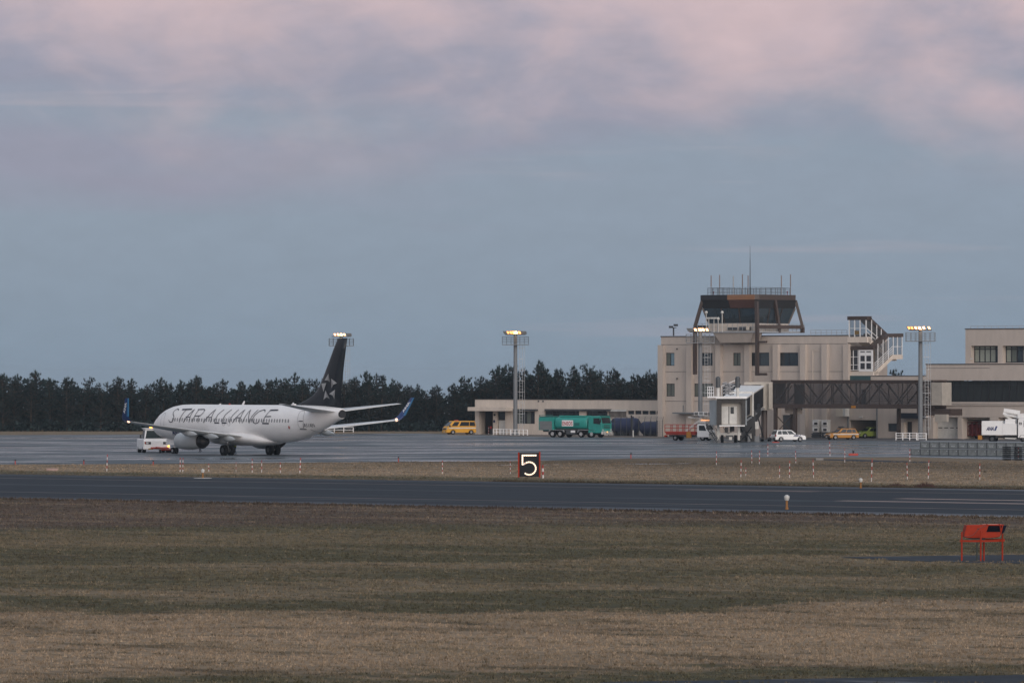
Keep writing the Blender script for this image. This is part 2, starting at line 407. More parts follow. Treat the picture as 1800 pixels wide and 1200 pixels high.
for px0, px1, py0, h in ((1462, 2100, 880.6, 1.8), (1566, 2100, 880.2, 1.8)):
    D = FPX * 8 / (py0 - HOR); k = (px0 - 900) / FPX; v0 = D * (k * ST + CT) - (0 if px0 < 1500 else -5.0)
    ua = uv(px0, v0)[0]; strip('touchdown_marking', v0, v0 + h, .03, MARK2, ua, ua + 62)
ua = uv(1203, 326)[0]; strip('touchdown_marking', 325.2, 327.0, .03, MARK, ua, ua + 12)
near = [(-260, 816.5), (0, 816), (300, 815), (600, 812.3), (800, 811), (900, 810.5), (1000, 808.5), (1100, 806), (1200, 804.2), (1330, 804), (1480, 803.6), (1600, 803.2), (1700, 806), (1800, 809), (2100, 816)]
far = [(2100, 784), (1800, 778), (1600, 775.8), (1560, 775), (1420, 773), (1300, 771.8), (1165, 770.3), (1080, 768.8), (960, 767.8), (900, 766.5), (840, 764.6), (740, 761.6), (560, 762.2), (400, 763.0), (0, 764.5), (-260, 765.5)]
sheet('apron', [gp(*p) for p in near + far], .02, APRON)
# the strip of pale ground and paving between the apron and the buildings
fr = [(830, 764.1), (900, 766.2), (960, 767.5), (1080, 768.5), (1165, 770.0)]
bk = [(1165, 764.0), (830, 761.6)]
sheet('verge', [gp(*p) for p in fr + bk], .015, DIRT)
fr = [(1165, 770.0), (1300, 771.5), (1420, 772.7), (1560, 774.7), (1600, 775.5), (1800, 777.7), (2100, 783.7)]
sheet('forecourt', [gp(*p) for p in fr + [(2100, 770), (1165, 762)]], .015, mat('old_forecourt_asphalt', (.07, .066, .066), .8, var=.2, scl=.3))
sheet('service_road', [gp(*p) for p in [(1405, 806.4), (1500, 807.6), (1600, 810.5), (1680, 812.5), (1620, 813.2), (1540, 811.8), (1460, 808.8)]], .02, PATHM)
# wet path behind the orange approach lamp, and the one at the bottom corner
sheet('path', [gp(*p) for p in [(1475, 979.5), (1560, 978.2), (1700, 976), (1960, 973), (1960, 988.5), (1800, 990.5), (1700, 988.6), (1600, 986), (1530, 982.5)]], .02, PATHM)
sheet('path', [gp(*p) for p in [(1060, 1199), (1300, 1195.5), (1600, 1190), (2000, 1183), (2000, 1196), (1700, 1205), (1200, 1230), (900, 1230)]], .02, PATHM)
PUD = mat('standing_water', (.03, .035, .04), .3, spec=.5)
for px0, px1, py, h in ((876, 912, 817.2, .7), (950, 966, 817.6, .5), (972, 986, 816.2, .4), (1098, 1182, 815.2, 1.0), (1186, 1215, 814.6, .7)):
    n = 9; P = []
    for i in range(n): P.append(gp(px0 + (px1 - px0) * i / (n - 1), py + h * (.2 + .5 * math.sin(3.14 * i / (n - 1)) * random.uniform(.6, 1.3))))
    for i in range(n)[::-1]: P.append(gp(px0 + (px1 - px0) * i / (n - 1), py - h * (.1 + .5 * math.sin(3.14 * i / (n - 1)) * random.uniform(.6, 1.3))))
    sheet('puddle', P, .02, PUD)

# ---- grass blades: upright tufts over the near field, thinning with distance ----
def on_pavement(x, y):
    v = x * ST + y * CT
    if 271.5 < v < 343.2: return True
    py = HOR + 80000 / y; px = 900 + FPX * x / y
    if px > 1475 and 976.5 < py < 986.5 - (0 if px > 1560 else 4): return True
    if 1183.5 + (2000 - px) * .0168 < py and px > 1060 and py < 1200: return True
    if py < 817: 
        edge = 816 if px < 300 else 816 - (px - 300) * .0133 if px < 1200 else 804
        if py < edge + .3: return True
    return False
def blades():
    rnd = random.Random(5); V = []; F = []; SH = []
    def tuft(x, y, h, w, n, sh):
        for i in range(n):
            a = rnd.uniform(0, 6.283); lean = rnd.uniform(0, .7) * h; bx, by = x + rnd.gauss(0, w * 2), y + rnd.gauss(0, w * 2)
            hh = h * rnd.uniform(.5, 1.1); o = len(V); c = rnd.uniform(.75, 1.3) * sh
            wx = w * rnd.uniform(.5, 1)
            V.extend([(bx - wx, by, 0), (bx + wx, by, 0), (bx + lean * math.cos(a), by + lean * math.sin(a), hh)])
            F.append((o, o + 1, o + 2)); SH.append(c)
    for (D0, D1, cnt, h, w, n) in ((140, 200, 26000, .075, .022, 3), (200, 300, 26000, .085, .032, 3), (300, 392, 20000, .10, .045, 2), (425, 560, 16000, .10, .06, 2)):
        for i in range(cnt):
            y = math.sqrt(rnd.uniform(D0 ** 2, D1 ** 2)); x = rnd.uniform(-.1, .1) * y
            if on_pavement(x, y): continue
            v = x * ST + y * CT
            k = 1.0
            if 266 < v < 271.5 and rnd.random() < .6: k = 1.7
            tuft(x, y, h * k * rnd.choice((.7, 1, 1, 1.3)), w, n, rnd.choice((.7, 1, 1.1)))
    for i in range(5200):                                                # ragged dark fringe along the runway's edges
        u = rnd.uniform(-330, -180) if i % 2 else rnd.uniform(-290, -180)
        v = 271.6 - abs(rnd.gauss(0, .9)) if i % 2 else 342.9 + abs(rnd.gauss(0, .8))
        x, y = uv2xy(u, v)
        if abs(x / y) < .1: tuft(x, y, .16 * rnd.uniform(.5, 1.5), .06, 3, .55)
    me = bpy.data.meshes.new('grass'); me.from_pydata(V, [], F)
    at = me.attributes.new('shade', 'FLOAT', 'FACE'); at.data.foreach_set('value', SH)
    me.materials.append(BLADE); o = bpy.data.objects.new('grass', me); COL.objects.link(o)
    o['kind'] = 'stuff'; o['label'] = 'short dry winter grass on both sides of the runway'; o['category'] = 'grass'
blades()
WEED = mat('red_brown_weeds', (.055, .026, .022), .9, var=.3)
def weed(px, py, r, h, label):
    rnd = random.Random(px); mb = MB(); x, y = gp(px, py)
    for i in range(260):
        a = rnd.uniform(0, 6.28); q = r * rnd.random() ** .6; bx, by = q * math.cos(a), .6 * q * math.sin(a); hh = h * (1.1 - (q / r) ** 2 * .8) * rnd.uniform(.4, 1.1)
        mb.add([(bx - .03, by, 0), (bx + .03, by, 0), (bx + rnd.gauss(0, .12), by + rnd.gauss(0, .1), hh)], [(0, 1, 2)])
    mb.build('weed_clump', WEED, loc=(x, y, 0), label=label, category='weeds', group='weed clumps beside the runway')
weed(1628, 857.2, .9, .5, 'larger dark red-brown weed clump on the far runway edge at right')
weed(1578, 855.6, .9, .33, 'low red-brown weed clump just left of the larger one on the far runway edge')
# ================= pine wood behind the airfield =================
PINE = mat('pine_needles', (.022, .034, .034), .9, var=.3, scl=.9, col2=(.030, .045, .044), spec=.1)
PINE2 = mat('darker_pine_needles', (.017, .027, .029), .9, var=.4, scl=.9, spec=.1)
BARK = mat('pine_bark', (.05, .038, .03), .95, var=.3, scl=4)
def tuft(mb, p, L, n, rnd, up=.6):
    for i in range(n):
        a = rnd.uniform(0, 6.283); e = rnd.gauss(up, .55); d = Vector((math.cos(a) * math.cos(e), math.sin(a) * math.cos(e), math.sin(e)))
        l = L * rnd.uniform(.55, 1.1); s = d.cross(Vector((0, 0, 1)) if abs(d.z) < .9 else Vector((1, 0, 0))).normalized() * (.05 * rnd.uniform(.7, 1.3))
        b = Vector(p) + d * (l * .12); t = Vector(p) + d * l
        mb.add([b - s, b + s, t], [(0, 1, 2)])
def pine(seed, H=9.0, spread=2.3, style=0):
    rnd = random.Random(seed); cr = MB(); br = MB()
    lean = (rnd.gauss(0, .25), rnd.gauss(0, .2))
    def axis(z): return Vector((lean[0] * (z / H) ** 2, lean[1] * (z / H) ** 2, z))
    br.cyl((0, 0, 0), axis(H * .55), .17, .11, 7, False); br.cyl(axis(H * .55), axis(H * .97), .11, .035, 6, False)
    z = H * (.10 if style != 2 else .5)
    while z < H * .97:
        f = z / H
        rad = spread * min(1, .75 + f * .7) * max(.16, (1 - f) ** (.5 if style == 0 else .7)) * rnd.uniform(.8, 1.25) * 1.2
        nb = rnd.randint(5, 7)
        for k in range(nb):
            a = rnd.uniform(0, 6.283); rl = rad * rnd.uniform(.55, 1.15); rise = rl * rnd.uniform(.15, .75)
            p0 = axis(z); p1 = p0 + Vector((math.cos(a) * rl, math.sin(a) * rl, rise))
            br.bar(p0, p1, .05)
            m = max(2, int(rl / .27))
            for j in range(m):
                t = (j + 1) / m; q = p0.lerp(p1, t) + Vector((rnd.gauss(0, .13), rnd.gauss(0, .13), rnd.gauss(0, .09)))
                cr.slot(0 if rnd.random() < .6 else 1); tuft(cr, q, .38 if t < 1 else .5, 12 if j < m - 1 else 16, rnd, .6 if t < 1 else 1.1)
        z += H * rnd.uniform(.045, .07)
    for k in range(rnd.randint(6, 9)):                     # forked leader shoots that stand up over the crown
        a = rnd.uniform(0, 6.28); r = rnd.uniform(.0, 1.0); q = axis(H * (1.02 - r * .13 * rnd.uniform(.5, 1.3))) + Vector((math.cos(a) * r, math.sin(a) * r, 0))
        tuft(cr, q, .7, 12, rnd, 1.4); br.bar(axis(H * .88), q, .035)
    return cr, br, H
protos = []
def pine_thing(i, x, y, sc, rz, label, group, hf=None):
    if i not in protos_d:
        cr, br, H = pine(100 + i, style=i % 3 if i % 3 != 2 else 0, spread=(2.3, 1.9, 2.6)[i % 3])
        if i == 99: pass
        t = thing('pine_tree', label, 'tree', (x, y, 0), rz, group)
        cr.build('crown', [PINE, PINE2], t); br.build('trunk', BARK, t); protos_d[i] = (t, H)
        o = t
    else:
        src, H = protos_d[i]; o = src.copy(); COL.objects.link(o); o['label'] = label
        if group: o['group'] = group
        elif 'group' in o: del o['group']
        for ch in (ALLCH_CACHE.setdefault(i, ALLCH(src))):
            c = ch.copy(); COL.objects.link(c); c.parent = o
        o.location = (x, y, 0); o.rotation_euler = (0, 0, rz)
    H = protos_d[i][1]; s = (hf / H) if hf else sc
    o.scale = (s * rnd_t.uniform(.92, 1.12), s * rnd_t.uniform(.92, 1.12), s)
    return o
protos_d = {}; ALLCH_CACHE = {}; rnd_t = random.Random(21)
tops = [(-200, 664), (0, 666), (45, 663), (80, 662), (110, 668), (140, 675), (180, 676), (208, 672), (240, 678), (290, 675), (340, 668), (370, 676), (415, 678), (450, 672), (485, 669), (515, 667), (550, 676),
        (590, 672), (640, 664), (665, 668), (690, 668), (720, 678), (770, 688), (800, 678), (830, 668), (850, 660), (885, 652), (915, 650), (945, 645), (975, 654), (1000, 660), (1035, 651), (1070, 661), (1100, 664), (1140, 660), (1200, 662), (1900, 662)]
def top_at(px):
    for (a, ya), (b, yb) in zip(tops, tops[1:]):
        if a <= px <= b: return ya + (yb - ya) * (px - a) / (b - a)
    return 665
GRP = 'pines of the dense wood behind the airfield'
LAB = 'dark green pine standing close among its like in the wood behind the airfield'
for row, (D, step, dh) in enumerate(((893, 2.3, .55), (899, 2.5, .0), (907, 2.8, .3))):
    x = -86.0 + row * .9
    while x < 30:
        px = 900 + FPX * x / D
        h = zz(top_at(px) + rnd_t.gauss(-1, 4), D) - dh * .5
        if rnd_t.random() < .12: h -= .9
        pine_thing(rnd_t.randint(0, 8), x, D + rnd_t.uniform(-2, 2), 1, rnd_t.uniform(0, 6.28), LAB, GRP, max(5.2, h))
        x += step * rnd_t.uniform(.7, 1.3)
def solo(px, py, D, label, i=4, dx=0): x, y = ap(px, D); pine_thing(i, x, y, 1, rnd_t.uniform(0, 6), label, None, zz(py, D))
solo(209, 667, 892, 'pine with a lone dark tuft standing above the wood, left of the aircraft', 3)
solo(945, 640, 890, 'tallest pine of the wood, just right of the floodlight mast by the low building', 1)
solo(345, 664, 889, 'pine rising above its neighbours over the front of the aircraft', 7)
solo(1576, 654, 905, 'small pine top showing over the low link roof, right of the covered stairs', 5)
solo(1631, 657, 912, 'pine top showing over the roof behind the right floodlight mast', 6)
# dense undergrowth and inner branches that fill the wood down to the ground
ug = MB(); rnd = random.Random(8)
for i in range(40000):
    D = rnd.uniform(889.5, 912); x = rnd.uniform(-90, 32); px = 900 + FPX * x / D
    hmax = max(3.0, zz(top_at(px) + 13 + 5 * math.sin(x * 2.3) + 5 * math.sin(x * 5.1 + 1), D)); z = rnd.uniform(0, hmax) if rnd.random() < .8 else rnd.uniform(0, 2)
    if D < 892: z = min(z, rnd.uniform(.0, 1.6))
    s = rnd.uniform(.12, .34); a = rnd.uniform(0, 3.14); dx, dy = math.cos(a) * s, math.sin(a) * s
    ug.slot(0 if rnd.random() < .4 else 1)
    ug.add([(x - dx, D - dy, z), (x + dx, D + dy, z + rnd.gauss(0, .2)), (x + rnd.gauss(0, .15), D + rnd.gauss(0, .15), z + s * rnd.uniform(.6, 1.5))], [(0, 1, 2)])
ug.build('undergrowth', [PINE, PINE2], kind='stuff', label='dark undergrowth and low branches filling the foot of the pine wood', category='undergrowth')
bk = MB()
for i in range(5200):
    D = rnd.uniform(914, 930); x = rnd.uniform(-95, 34); hm = 6.3; px = 900 + FPX * x / D; hm = zz(top_at(px) + 14 + 7 * math.sin(x * 1.7) + 5 * math.sin(x * 4.1), D); z = rnd.uniform(0, hm - .5); s = rnd.uniform(.4, .9); a = rnd.uniform(-.5, .5)
    dx, dy = math.cos(a) * s, math.sin(a) * s
    bk.add([(x - dx, D - dy, z), (x + dx, D + dy, z + rnd.gauss(0, .3)), (x + rnd.gauss(0, .4), D, z + s)], [(0, 1, 2)])
bk.build('far_wood', [PINE2], kind='stuff', label='deep inner part of the pine wood seen only between the front trees', category='wood')
# ================= the aircraft =================
FUS = mat('aircraft_white', (.85, .83, .82), .38, var=.05, scl=.5, coat=.2)
WINGM = mat('wing_grey', (.50, .52, .54), .45, var=.08, scl=.6)
FINM = mat('fin_charcoal', (.011, .015, .020), .4, var=.15, scl=.4, spec=.35)
NAC = mat('nacelle_grey', (.42, .44, .45), .4, var=.06)
CORE = mat('exhaust_metal', (.035, .032, .031), .35, metal=.6)
INK = mat('title_ink', (.028, .032, .048), .5)
NAVI = mat('dark_blue_lettering', (.01, .014, .09), .5)
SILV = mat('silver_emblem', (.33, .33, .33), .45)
SILD = mat('darker_silver_emblem', (.19, .19, .19), .45)  # darker half of the two-tone emblem
WINP = mat('cabin_window', (.27, .28, .29), .15)
SEAM = mat('door_seam', (.25, .24, .24), .6)
GX, GY = ap(440, 606.8)
AA = R(34.5)
plane = thing('airliner', 'white twin-engine airliner with dark fin and blue winglets on the apron', 'aeroplane', (GX, GY, 0), R(90) + AA)
def p2X(px, y):
    """photo column to distance ahead of the main gear at lateral offset y"""
    X = -(px - 440) / 9.0
    for _ in range(12):
        x = GX - X * math.sin(AA) - y * math.cos(AA); D = GY + X * math.cos(AA) - y * math.sin(AA)
        X += ((900 + FPX * x / D) - px) / (math.sin(AA) * 16.6)
    return X
def p2z(py, X, y): return zz(py, GY + X * math.cos(AA) - y * math.sin(AA))
SEC = [(19.72, 2.72, .04, .04), (19.6, 2.74, .26, .26), (19.3, 2.80, .52, .50), (18.8, 2.88, .82, .80), (18.1, 2.98, 1.13, 1.12), (17.2, 3.12, 1.42, 1.44), (16.2, 3.24, 1.64, 1.68),
       (15, 3.32, 1.79, 1.87), (13.5, 3.37, 1.87, 1.98), (12, 3.38, 1.88, 2.0), (8, 3.38, 1.88, 2.0), (4, 3.38, 1.88, 2.0), (0, 3.38, 1.88, 2.0), (-4, 3.38, 1.88, 2.0), (-7, 3.39, 1.87, 1.99),
       (-9, 3.46, 1.80, 1.92), (-11, 3.64, 1.62, 1.75), (-13, 3.90, 1.34, 1.46), (-15, 4.16, 1.00, 1.13), (-16.6, 4.38, .68, .80), (-17.6, 4.48, .52, .64), (-18.1, 4.50, .42, .52)]
def sec(X):
    X = max(min(X, SEC[0][0]), SEC[-1][0])
    for a, b in zip(SEC, SEC[1:]):
        if a[0] >= X >= b[0]:
            t = (a[0] - X) / (a[0] - b[0]); return [a[i] + (b[i] - a[i]) * t for i in (1, 2, 3)]
def skin(X, z, side=1, off=.015):
    zc, ry, rz = sec(X); q = max(0, 1 - ((z - zc) / rz) ** 2); return (X, side * (ry * math.sqrt(q) + off), z + (z - zc) / rz * off)
mb = MB(); rings = []
for X, zc, ry, rz in SEC: rings.append([(X, ry * math.cos(2 * math.pi * k / 40), zc + rz * math.sin(2 * math.pi * k / 40)) for k in range(40)])
mb.loft(rings); mb.build('fuselage', FUS, plane)
mb = MB(); mb.cyl((-18.05, 0, 4.48), (-18.2, 0, 4.48), .455, .43, 18); mb.build('exhaust_outlet', DARK, plane)
def ribbon(mb, pts, w, side=1, off=.018):
    """a painted stroke following the fuselage skin; pts are (X, z)"""
    P = []
    for a, b in zip(pts, pts[1:]):
        n = max(1, int(math.hypot(b[0] - a[0], b[1] - a[1]) / .12))
        for i in range(n): t = i / n; P.append((a[0] + (b[0] - a[0]) * t, a[1] + (b[1] - a[1]) * t))
    P.append(pts[-1]); V = []
    for i, p in enumerate(P):
        a = P[max(0, i - 1)]; b = P[min(len(P) - 1, i + 1)]; dx, dz = b[0] - a[0], b[1] - a[1]; l = math.hypot(dx, dz) or 1
        nx, nz = -dz / l * w / 2, dx / l * w / 2
        V += [skin(p[0] + nx, p[1] + nz, side, off), skin(p[0] - nx, p[1] - nz, side, off)]
    mb.add(V, [(2 * i, 2 * i + 1, 2 * i + 3, 2 * i + 2) for i in range(len(P) - 1)])
TITLE = [[(440,.9),(432,.99),(418,1),(408,.92),(403,.78),(410,.62),(424,.45),(427,.25),(420,.07),(405,0),(391,.06),(385,.2)],
 [(468,.97),(545,1)], [(505,.98),(490,.55),(478,0)],
 [(514,0),(572,1),(562,0)], [(528,.42),(566,.42)],
 [(612,1),(603,.5),(588,0)], [(600,.98),(650,1),(664,.93),(664,.75),(648,.52),(601,.48)], [(636,.48),(640,0)],
 [(686,0),(752,1),(747,0)], [(704,.40),(748,.40)],
 [(822,1),(795,.6),(780,.1),(782,0),(818,0)], [(886,1),(858,.6),(842,.1),(844,0),(880,0)], [(945,1),(918,.5),(905,0)],
 [(930,0),(998,1),(990,0)], [(950,.40),(992,.40)],
 [(1012,0),(1030,.5),(1046,1),(1070,0),(1084,.5),(1107,1)],
 [(1174,.84),(1166,.97),(1150,1),(1125,.88),(1104,.6),(1095,.3),(1103,.08),(1122,-.02),(1142,.04),(1152,.18)],
 [(1268,1),(1212,.97),(1194,.5),(1180,.02),(1186,0),(1232,0)], [(1196,.5),(1242,.52)]]
X0, X1 = p2X(301.25, 1.6), p2X(483.6, 1.6)
def TXZ(t, h): return (X0 + (X1 - X0) * (t - 390) / (1265 - 390), 3.44 + h * 1.42)
for side in (1, -1):
    mb = MB()
    for st in [[(780,0),(820,0)], [(842,0),(882,0)], [(1180,0),(1234,0)], [(466,.97),(547,1)], [(1206,.97),(1270,.99)]]:
        pts = [TXZ(*q) for q in st]
        if side < 0: pts = [(X0 + X1 - x, z) for x, z in pts]
        ribbon(mb, pts, .14, side, .038)
    for st in TITLE:
        pts = [TXZ(*q) for q in st]
        if side < 0: pts = [(X0 + X1 - x, z) for x, z in pts]
        ribbon(mb, pts, .095, side, .035)
    mb.build('title', INK, plane, label='thin dark letters STAR ALLIANCE along the fuselage')
def patch(mb, X, z, w, h, side=1, off=.02, r=.3):
    pts = []
    for dx, dz in ((-1, -.6), (-.6, -1), (.6, -1), (1, -.6), (1, .6), (.6, 1), (-.6, 1), (-1, .6)): pts.append(skin(X + dx * w / 2, z + dz * h / 2, side, off))
    mb.add(pts, [tuple(range(8)) if side < 0 else tuple(range(8))[::-1]])
for i in range(47):
    X = 12.95 - i * .505
    mb = MB(); patch(mb, X, 3.74, .25, .36); mb.build('window', WINP, plane)
mb = MB(); patch(mb, 17.35, 3.95, .5, .3); mb.build('cockpit_window', CARGL, plane)
mb = MB(); patch(mb, 17.85, 3.80, .35, .28); mb.build('cockpit_window', CARGL, plane)
def outline(name, X, z, w, h, ww=.035, side=1):
    mb = MB(); r = .18
    pts = [(X - w/2 + r, z - h/2), (X + w/2 - r, z - h/2), (X + w/2, z - h/2 + r), (X + w/2, z + h/2 - r), (X + w/2 - r, z + h/2), (X - w/2 + r, z + h/2), (X - w/2, z + h/2 - r), (X - w/2, z - h/2 + r), (X - w/2 + r, z - h/2)]
    ribbon(mb, pts, ww, side, .022); return mb.build(name, SEAM, plane)
outline('rear_door', p2X(524, 1.75), 3.9, .9, 1.75)
outline('front_door', 15.3, 3.55, .85, 1.7)
for X in (2.35, 1.3): outline('overwing_exit', X, 3.62, .52, .95)
Xd = p2X(524, 1.75); Xh = p2X(545, 1.5)
for nm, pts, w in (('door_handle', [(Xd - .38, 3.72), (Xd + .3, 3.72)], .09), ('door_sill', [(Xd - .55, 2.88), (Xd + .4, 2.88)], .09), ('panel_line', [(Xh + .9, 2.88), (Xh + .1, 2.2)], .05)):
    mb = MB(); ribbon(mb, pts, w, 1, .03); mb.build(nm, INK, plane)
def fus_text(body, size, X, z, m, name, shear=.25, off=.0, side=1, label=None, fit=None):
    vs, fs, w = text_geo(body, size, shear, off); k = fit / w if fit else 1; mb = MB()
    mb.add([skin(X - x * k, z + y, side, .03) for x, y in vs], fs); return mb.build(name, m, plane, label=label)
fus_text('JA51AN', .55, p2X(527.5, 1.6), 3.12, INK, 'registration', label='registration letters JA51AN', fit=(p2X(527.5, 1.6) - p2X(545, 1.5)))
fus_text('ANA', .78, p2X(301.5, 1.6), 2.10, NAVI, 'airline_logo', .3, .03, label='dark blue ANA letters low on the nose', fit=p2X(301.5, 1.6) - p2X(316, 1.6))
mb = MB(); Xa = p2X(318, 1.6); mb.add([skin(Xa, 2.1, 1, .03), skin(Xa - .5, 2.1, 1, .03), skin(Xa - .8, 2.75, 1, .03), skin(Xa - .3, 2.75, 1, .03)], [(0, 1, 2, 3)]); mb.build('airline_logo', NAVI, plane)
mb = MB(); patch(mb, p2X(507, 1.7), 3.05, .22, .3); mb.build('red_mark', SIGNR, plane)
# aerials on the crown of the fuselage
for X, h in ((p2X(425, 0), .42), (-8.1, .28), (6.5, .15)):
    mb = MB(); mb.prism([(X, 5.36), (X - .42, 5.36), (X - .62, 5.36 + h), (X - .42, 5.36 + h)], -.02, .02); mb.build('aerial', FUS, plane)
mb = MB(); mb.sphere((4.2, 0, 5.42), .1, 8, 5); mb.build('beacon', REDP, plane)
# belly fairing
mb = MB(); rings = []
for X, w, zt, zb in ((7.4, .3, 1.75, 1.45), (6.6, 1.2, 2.1, 1.22), (5, 1.85, 2.45, 1.08), (2, 2.12, 2.65, 1.02), (-1, 2.16, 2.65, 1.02), (-3, 2.0, 2.5, 1.06), (-4.6, 1.55, 2.15, 1.16), (-5.8, .6, 1.75, 1.36)):
    c, r = (zt + zb) / 2, (zt - zb) / 2; rings.append([(X, w * math.copysign(abs(math.cos(t)) ** .8, math.cos(t)), c + r * math.sin(t)) for t in [2 * math.pi * k / 24 for k in range(24)]])
mb.loft(rings); mb.build('belly_fairing', FUS, plane)
AF = [(0, 0), (.02, .25), (.1, .42), (.3, .5), (.6, .38), (1, .02), (.6, -.28), (.3, -.4), (.1, -.34), (.02, -.2)]
def foil(mb, secs, vertical=False):
    """secs: (span position y, z, leading-edge X, chord, thickness)"""
    rings = []
    for y, z, xl, c, t in secs:
        if vertical: rings.append([(xl - u * c, (w if w > 0 else w * 1.2) * t, z) for u, w in AF])
        else: rings.append([(xl - u * c, y, z + w * t) for u, w in AF])
    mb.loft(rings)
for s in (1, -1):
    mb = MB(); foil(mb, [(s * y, z, x, c, t) for y, z, x, c, t in ((1.2, 1.92, 6.6, 8.6, .95), (2.0, 2.02, 6.0, 7.7, .85), (5.9, 2.47, 3.85, 5.2, .55), (11, 3.02, 1.15, 3.5, .36), (16.3, 3.62, -1.65, 1.75, .18), (16.75, 3.70, -1.9, 1.65, .15))])
    mb.build('wing', WINGM, plane)
    mb = MB(); rings = []
    for y, z, xl, c, t in ((16.75, 3.72, -1.9, 1.62, .075), (17.05, 3.86, -2.1, 1.5, .06), (17.3, 4.2, -2.45, 1.32, .05), (17.55, 5.0, -3.15, 1.0, .04), (17.85, 6.12, -4.05, .6, .03)):
        ny, nz = (0, 1) if z < 3.8 else (-.7, .7) if z < 4 else (-.97, .22)
        rings.append([(xl - u * c, s * (y + ny * w * 2 * t), z + nz * w * 2 * t) for u, w in AF])
    mb.loft(rings); wl = mb.build('winglet', BLUE, plane)
    vs, fs, w = text_geo('ANA', .62, .2, .03)
    for sgn in (1, -1):
        mb = MB(); P = []
        for x, y in vs:
            t = x / w; z = 4.5 + t * 1.15; yy = 17.42 + (z - 4.5) * .27
            xm = -2.75 - (z - 4.5) * .82 - .38 + (y - .23) * .9
            P.append((xm, s * yy + sgn * .075, z))
        mb.add(P, fs); mb.build('logo', WHITE, wl)
    mb = MB(); mb.prism([(-2.35 - 1.1, 4.2), (-2.45 - 1.32, 4.2), (-4.05 - .62, 6.12), (-4.05 - .5, 6.12)], 0, .02)
    for k, v in enumerate(mb.v): z = v[2]; mb.v[k] = (v[0], s * (17.3 + (z - 4.2) * .285) + (.06 if v[1] > 0 else -.06), z)
    mb.build('light_blue_edge', LBLUE, wl)
    mb = MB(); mb.sphere((-2.9, s * 16.75, 3.72), .17, 10, 6); mb.build('tip_lamp', NAVL, plane)
    for y, L in ((3.6, 2.6), (5.9, 3.0), (8.6, 3.0)):
        zt = 2.0 + (y - 2) * .112; xt = {3.6: -1.9, 5.9: -2.1, 8.6: -2.2}[y]
        mb = MB(); rings = []
        for q, r in ((0, .05), (.2, .24), (.5, .33), (.8, .22), (1, .03)):
            rings.append([(xt + L * .66 - q * L, s * y + r * .62 * math.cos(2 * math.pi * k / 10), zt - .34 - .10 * q + r * math.sin(2 * math.pi * k / 10)) for k in range(10)])
        mb.loft(rings); mb.build('flap_fairing', NAC, plane)
    mb = MB(); foil(mb, [(s * y, z, x, c, t) for y, z, x, c, t in ((.4, 4.72, -12.9, 4.6, .42), (1.0, 4.78, -13.3, 4.2, .38), (7.15, 5.52, -17.1, 1.35, .12))]); mb.build('tailplane', WINGM, plane)
    # engine
    e = MB(); prof = [(6.3, .72), (6.4, .81), (6.3, .88), (5.8, .97), (4.9, 1.02), (3.6, .99), (2.6, .91), (1.9, .82)]
    rings = [[(X, s * 4.83 + r * 1.03 * math.cos(t), 1.50 + r * (math.sin(t) if math.sin(t) > -.6 else -.6 - (-.6 - math.sin(t)) * .75)) for t in [2 * math.pi * k / 28 for k in range(28)]] for X, r in prof]
    e.loft(rings, cap=False); en = e.build('engine_cowl', NAC, plane)
    f = MB(); f.cyl((5.6, s * 4.83, 1.5), (5.7, s * 4.83, 1.5), .8, .8, 24); f.cyl((5.7, s * 4.83, 1.5), (6.1, s * 4.83, 1.5), .25, .03, 12); f.build('fan', DGREY, en)
    f = MB(); f.loft([[(X, s * 4.83 + r * math.cos(t), 1.50 + r * math.sin(t)) for t in [2 * math.pi * k / 20 for k in range(20)]] for X, r in ((1.95, .79), (1.9, .70), (1.6, .62), (1.25, .52), (1.22, .36), (.8, .08))]); f.build('exhaust_cone', CORE, en)
    f = MB(); f.prism([(5.6, 2.38), (4.8, 2.72), (2.6, 2.62), (-.6, 2.2), (.6, 1.95), (2.0, 2.1), (3.6, 2.25)], s * 4.83 - .16, s * 4.83 + .16); f.build('pylon', NAC, plane)
    # main gear
    g = MB(); g.cyl((0, s * 2.86, .57), (.05, s * 2.75, 2.3), .13, .15, 10); g.bar((0, s * 2.5, .57), (0, s * 3.2, .57), .16); g.bar((.1, s * 2.8, 1.0), (.9, s * 2.3, 1.9), .1); g.bar((0, s * 2.86, .9), (-.45, s * 2.86, 1.3), .08)
    lg = g.build('main_gear', DGREY, plane)
    for dy in (-.43, .43):
        w = MB(); w.cyl((0, s * 2.86 + dy - .19, .57), (0, s * 2.86 + dy + .19, .57), .565, .565, 26); w.build('wheel', RUBBER, lg, bevel=.09)
        w = MB(); yy = s * 2.86 + dy + (.195 if s * dy > 0 and s > 0 else -.195 if s < 0 and s * dy > 0 else .195); w.cyl((0, yy - .012, .57), (0, yy + .012, .57), .25, .25, 16); w.build('hub', DGREY, lg)
    g = MB(); g.slab([(.75, s * 3.35), (-.75, s * 3.35), (-.75, s * 3.28), (.75, s * 3.28)], 1.35, 2.2); g.build('gear_door', NAC, plane)
mb = MB(); mb.add([(-.9, 0, 1.02), (1.2, 0, 1.02), (1.2, 1.9, 1.05), (-.9, 1.9, 1.05), (-.9, -1.9, 1.05), (1.2, -1.9, 1.05)], [(0, 1, 2, 3), (0, 4, 5, 1)]); 
g = MB(); g.cyl((15.6, 0, .34), (15.75, 0, 1.9), .09, .1, 10); g.bar((15.6, -.25, .34), (15.6, .25, .34), .1); g.bar((15.65, 0, .8), (16.5, 0, 1.6), .07); ng = g.build('nose_gear', GALV, plane)
